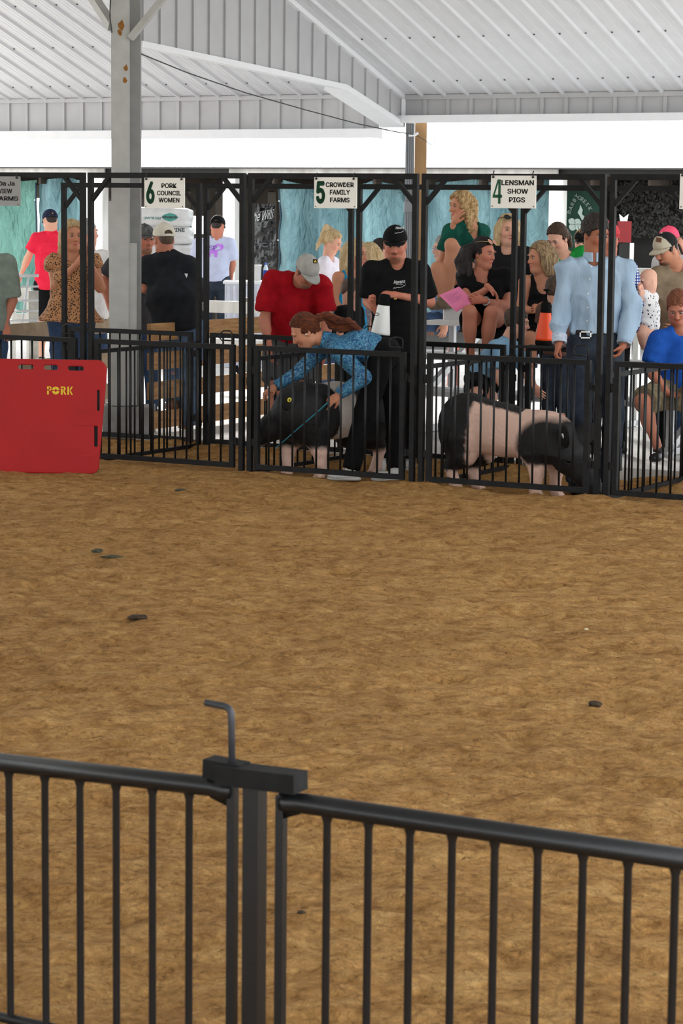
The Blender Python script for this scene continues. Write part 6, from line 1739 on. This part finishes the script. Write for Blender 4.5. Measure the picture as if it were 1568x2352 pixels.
# ------------------------------------------------------------------ show pigs
M_PIG = Mattr('pig_hide', .6, .10, 70, .3, .25, 260)
PBLACK = np.array(lin((24, 23, 24))); PPINK = np.array(lin((226, 190, 172))); PWHITE = np.array(lin((226, 212, 200)))
def pig(label, P, hdg, headp, colour, tag_side, tag_mat, front=(0, 0), spread=.118, slope=0.0, sr=.065, earo=.085, eyeo=.105):
    """P: ground point under the middle; hdg: heading unit vector; headp: list of head joints in the pig's own frame."""
    f = nrm(np.array([hdg[0], hdg[1], 0])); l = np.cross(Z, f); A = np.array([f, l, Z])
    w = lambda x, y, z: np.asarray(P) + f * x + l * y + Z * z
    S = Sdf()
    e = lambda c, r, k=.06: S.ell(w(*c), r, A, k)
    e((.24, 0, .47), (.28, .165, .225)); e((-.08, 0, .475), (.36, .175, .205)); e((-.40, 0, .49), (.25, .165, .225))
    e((-.05, 0, .585), (.45, .12, .10), .08)
    n0, n1, s0, s1 = headp
    hdv = np.array(s1) - np.array(n1); hdv = nrm(f * hdv[0] + l * hdv[1]); hl = np.cross(Z, hdv)
    for s in (-1, 1):
        fx = front[0] if s < 0 else front[1]
        e((.28, s * .105, .42), (.155, .085, .20)); e((-.40, s * .095, .42), (.18, .095, .22))
        # front leg
        S.cone(w(.28 + fx * .3, s * .115, .36), w(.30 + fx * .7, s * spread, .22), .088, .055, .05); S.cone(w(.30 + fx * .7, s * spread, .22), w(.285 + fx, s * spread, .07), .053, .040, .03)
        S.cone(w(.285 + fx, s * spread, .07), w(.305 + fx, s * spread, .03), .040, .043, .02)
        # hind leg
        S.cone(w(-.38, s * .11, .38), w(-.36, s * .12, .27), .13, .085, .06); S.cone(w(-.36, s * .12, .27), w(-.47, s * .12, .19), .078, .050, .04)
        S.cone(w(-.47, s * .12, .19), w(-.43, s * .12, .06), .047, .040, .02); S.cone(w(-.43, s * .12, .06), w(-.41, s * .12, .03), .040, .043, .02)
        for x, y in ((.305 + fx, spread), (-.41, .12)):                        # cloven hooves
            for t in (-.018, .018): S.cone(w(x, s * y + t, .03), w(x + .045, s * y + t * 1.25, .012), .024, .016, .008)
    S.cone(w(.34, 0, .52), w(*n0), .19, .155, .08)
    S.cone(w(*n0), w(*n1), .155, .125, .06)
    S.cone(w(*n1), w(*s0), .128, .092, .05)
    S.cone(w(*s0), w(*s1), .088, sr, .04)
    d = nrm(np.array(s1) - np.array(s0)); jx = np.array(n1) - np.array([0, 0, 1]) * .07
    S.ell(w(*jx), (.10, .10, .075), A, .05)
    S.cone(w(*(np.array(s0) - [0, 0, .045])), w(*(np.array(s1) - d * .03 - [0, 0, .035])), .05, .03, .03)
    S.cone(w(*(np.array(s1) - d * .004)), w(*(np.array(s1) + d * .04)), sr * .95, sr * .92, .012)           # snout disc
    for s in (-1, 1):
        S.ell(w(*(np.array(s1) + d * (.04 + sr))) + hl * s * .018, (.010, .010, .014), A, .008, 'sub')      # nostril
        hx = np.array(n1) * .55 + np.array(s0) * .45 + [0, 0, .03]
        S.ell(w(*hx) + hl * s * eyeo, (.02, .016, .014), A, .012, 'sub')                             # eye hollow
    S.plane(np.asarray(P) + Z * .002, -Z)
    v, q = S.mesh(.0105); v = relax(v, q, 1, .4)
    L_ = (v - np.asarray(P)) @ A.T
    if slope:
        v = v - np.outer(slope * np.clip(L_[:, 0] + .38, 0, 1) * sst(.26, .5, L_[:, 2]), Z)
    n = vert_normals(v, q); v = v + n * (.0025 * vnoise(v[:, 0] * 60, v[:, 1] * 60, v[:, 2] * 60))[:, None]
    th = thing('pig', label, 'pig', P)
    obj('body', v, q, M_PIG, th, True, colour(L_))
    for s in (-1, 1):                                                       # ears: thick leaves leaning forward
        S = Sdf(); hq = np.array([hl @ f, hl @ l, 0]); hp = np.array([hdv @ f, hdv @ l, 0]); b0 = np.array(n1) * .85 + np.array(n0) * .15 + hq * s * earo + [0, 0, .085]
        up = nrm(hp * .45 + hq * s * .45 + np.array([0, 0, .5])); sd = nrm(np.cross(up, hq * s + np.array([0, 0, .3]))); nn = np.cross(up, sd)
        Aw = np.array([f * up[0] + l * up[1] + Z * up[2], f * sd[0] + l * sd[1] + Z * sd[2], f * nn[0] + l * nn[1] + Z * nn[2]])
        S.ell(w(*(b0 + up * .06)), (.105, .075, .013), Aw, .01); S.ell(w(*b0), (.03, .04, .022), Aw, .03)
        v, q = S.mesh(.006); o = obj('ear', v, q, M_PIG, th, True, np.tile(PBLACK * 1.1, (len(v), 1)))
        if s == tag_side:
            c = w(*(b0 + up * .075)); nv = Aw[2] if np.dot(Aw[2], CAM - c) > 0 else -Aw[2]
            c = c + nv * .016
            MB().lathe([(.008, 0), (.018, 0), (.018, .005), (.008, .005)], 20, c, nv).build('ear_tag', tag_mat, o, True)
            MB().lathe([(.007, 0), (.006, .007)], 12, c, nv).build('tag_stud', M_BLACK if tag_mat.name.startswith('yellow') else tag_mat, o, True)
        hx = np.array(n1) * .55 + np.array(s0) * .45 + [0, 0, .03]
        MB().lathe([(.002, -.011), (.009, -.006), (.011, 0), (.009, .006), (.002, .011)], 12, w(*hx) + hl * s * (eyeo - .007), hl).build('eye', M('pig_eye', (20, 16, 14), .15), th, True)
    pts = [w(-.63 - .03 * math.sin(a * 1.2), .03 * math.sin(a), .56 - .012 * a) for a in np.linspace(0, 7, 16)]
    MB().tube(pts, [.014 - .0006 * i for i in range(16)], 8).build('tail', M_PIG, th, True)
    tl = bpy.data.objects[[o.name for o in th.children if o.name.startswith('tail')][0]]
    a = tl.data.color_attributes.new('col', 'FLOAT_COLOR', 'POINT'); a.data.foreach_set('color', np.tile(np.array([*PBLACK, 1.0]), len(tl.data.vertices)).astype(np.float32))
    return th
def edge(x, w_): return np.clip(x / w_ + .5, 0, 1)
def col_one(L_):
    nz = .010 * vnoise(L_[:, 0] * 45, L_[:, 1] * 45, L_[:, 2] * 45)
    belt = edge(L_[:, 0] + .13 + nz - .1 * (L_[:, 2] - .5), .03) * edge(.06 + nz + .15 * (L_[:, 2] - .45) - L_[:, 0], .03)
    leg = edge(.24 + nz - L_[:, 2], .04) * (L_[:, 0] > .1)
    hind = edge(.17 + nz - L_[:, 2], .04)
    m = np.clip(belt + leg + hind, 0, 1)[:, None]
    pk = np.where((L_[:, 2] < .25)[:, None], PPINK[None], PWHITE[None])
    return PBLACK * (1 - m) + pk * m
def col_two(L_):
    nz = .010 * vnoise(L_[:, 0] * 45, L_[:, 1] * 45, L_[:, 2] * 45)
    x, y, z = L_.T
    rump = edge(-.27 - .25 * np.clip(.45 - z, 0, 1) * .3 + nz - x - .12 * np.clip(z - .5, 0, .2) + .10 * np.clip(z - .62, 0, 1), .03)
    back = edge(z - .672 + nz * .5 + .10 * np.clip(x, 0, 1), .012) * (x < .12)
    r = np.sqrt(((x - .42) / .27) ** 2 + ((z - .44) / .25) ** 2)
    sh = edge(1.0 - r + nz * 2, .22)
    hd = edge(x - .44 + nz + .35 * (z - .5) * 0, .04)
    leg = edge(.255 + nz - z, .03) * (x > .1) * (x < .42)
    hind = edge(.155 + nz - z, .03) * (x < -.2)
    blk = np.clip(np.maximum.reduce([rump, back, sh, hd]), 0, 1) * (1 - leg) * (1 - hind)
    blk = blk[:, None]
    return PBLACK * blk + PPINK * (1 - blk)
# the black pig: front feet seen at (660,1092) and (740,1108)
fr = (gz(662, 1094, PENZ5) + gz(738, 1106, PENZ5)) / 2
h1 = nrm(np.array([-.62, -.78, 0])); pc = fr - h1 * .28
pc[2] = PENZ5
pig('black show pig with white belt and yellow ear tag under the bending girl', pc, h1, [(.30, 0, .51), (.37, -.05, .47), (.465, -.165, .385), (.515, -.23, .315)], col_one, 1, M('yellow_tag_plastic', (226, 214, 70), .4), (.03, -.04), .13, 0, .07, .165, .125)
fr = gz(1232, 1150, PENZ); h2 = nrm(np.array([.76, -.65, 0]))
l2 = np.cross(Z, h2)
pc = fr - h2 * .30 + l2 * .118 * 1.0; pc[2] = PENZ
pig('pink and black show pig with white ear tag in the sign 4 pen', pc, h2, [(.43, 0, .42), (.51, 0, .335), (.63, 0, .21), (.69, 0, .13)], col_two, -1, M('white_tag_plastic', (236, 236, 232), .4), slope=.14)

# show stick
mb = MB(); mb.tube([at(752, 925, 17.66), at(741, 935, 17.66), at(632, 1030, 17.60)], [.006, .0055, .003], 8)
tag(mb.build('show_stick', M('teal_fibreglass', (40, 120, 136), .4)), 'thin teal show stick in the hand of the bending girl', 'stick')

# ------------------------------------------------------------------ sprayers
def sprayer(label, base, axis, h, body_mat, top_black=True, k=1.0, pump=True, side=1):
    ax = nrm(axis); b = np.asarray(base, float); th = thing('pump_sprayer', label, 'sprayer', b, group='pump sprayers')
    MB().lathe([(.062 * k, 0), (.066 * k, .005), (.066 * k, .03), (.063 * k, .035)], 24, b, ax).build('base_ring', M_BLK, th, True)
    MB().lathe([(.064 * k, .032), (.063 * k, .05), (.040 * k, h * .74), (.039 * k, h * .76)], 28, b, ax).build('cone_body', body_mat, th, True)
    MB().lathe([(.040 * k, h * .755), (.041 * k, h * .765), (.037 * k, h * .96), (.030 * k, h), (.012 * k, h * 1.01)], 24, b, ax).build('head_cap', M_BLK, th, True)
    c = b + ax * h * .90
    MB().beam(c, c + np.array([side, 0, 0]) * .06 * k, .02, .018).build('nozzle_arm', M_BLK, th)
    MB().lathe([(.008, 0), (.008, .02), (.004, .025)], 10, c + np.array([side, 0, 0]) * .058 * k, np.array([side, 0, 0])).build('nozzle', M('brass_nozzle', (190, 150, 90), .4, metal=.6), th, True)
    if pump:
        MB().lathe([(.006, h), (.006, h * 1.26)], 10, b, ax).build('pump_rod', M_BLK, th, True)
        MB().lathe([(.010, h * 1.25), (.026, h * 1.27), (.026, h * 1.30), (.010, h * 1.31)], 16, b, ax).build('pump_knob', M_BLK, th, True)
    MB().lathe([(.004, 0), (.004, .012)], 8, b + ax * h * .98 + np.array([-side, 0, 0]) * .028, ax).build('valve', M('red_valve', (210, 50, 40), .5), th, True)
    return th
M_WHITEPL = M('white_sprayer_plastic', (234, 234, 230), .4, .03); M_ORANGE = M('orange_sprayer_plastic', (255, 84, 34), .4, .05)
b0 = at(872, 778, 18.36); t0 = at(884, 676, 18.36)
sp = sprayer('white cone shaped pump sprayer in the hands of the man in black', b0, t0 - b0, np.linalg.norm(t0 - b0), M_WHITEPL, pump=False, k=1.15)
e = [(.014 * math.cos(a), .010 * math.sin(a), 0) for a in np.linspace(0, 6.28, 16, endpoint=False)]
cb_ = [o for o in sp.children if o.name.startswith('cone_body')][0]
ring = [at(865 + 5 * math.cos(a), 722 + 3.4 * math.sin(a), 18.30) for a in np.linspace(0, 6.28, 16)]
tr_ = bvh_of(cb_); pr_ = []
for p in ring:
    d = nrm(p - CAM); hit = tr_.ray_cast(Vector(p - d), Vector(d)); pr_.append(np.array(hit[0]) - d * .002 if hit[0] else p)
MB().tube(pr_, .0022, 5).build('emblem', M_INK, cb_, True)
b0 = at(1249, 792, 18.15); t0 = at(1254, 694, 18.15)
sprayer('bright orange cone shaped pump sprayer standing beside the young man', b0, t0 - b0, np.linalg.norm(t0 - b0), M_ORANGE, k=1.02)
# little shelf on the pen post that carries the orange sprayer
mb = MB(); mb.beam(at(1215, 795, 18.16), at(1290, 797, 18.10), .12, .02); mb.beam(at(1218, 796, 18.25), UV(W - .036, 1.56, .9), .02, .02)
tag(mb.build('post_shelf', M_BLACK), 'small black shelf under the orange sprayer', 'shelf')
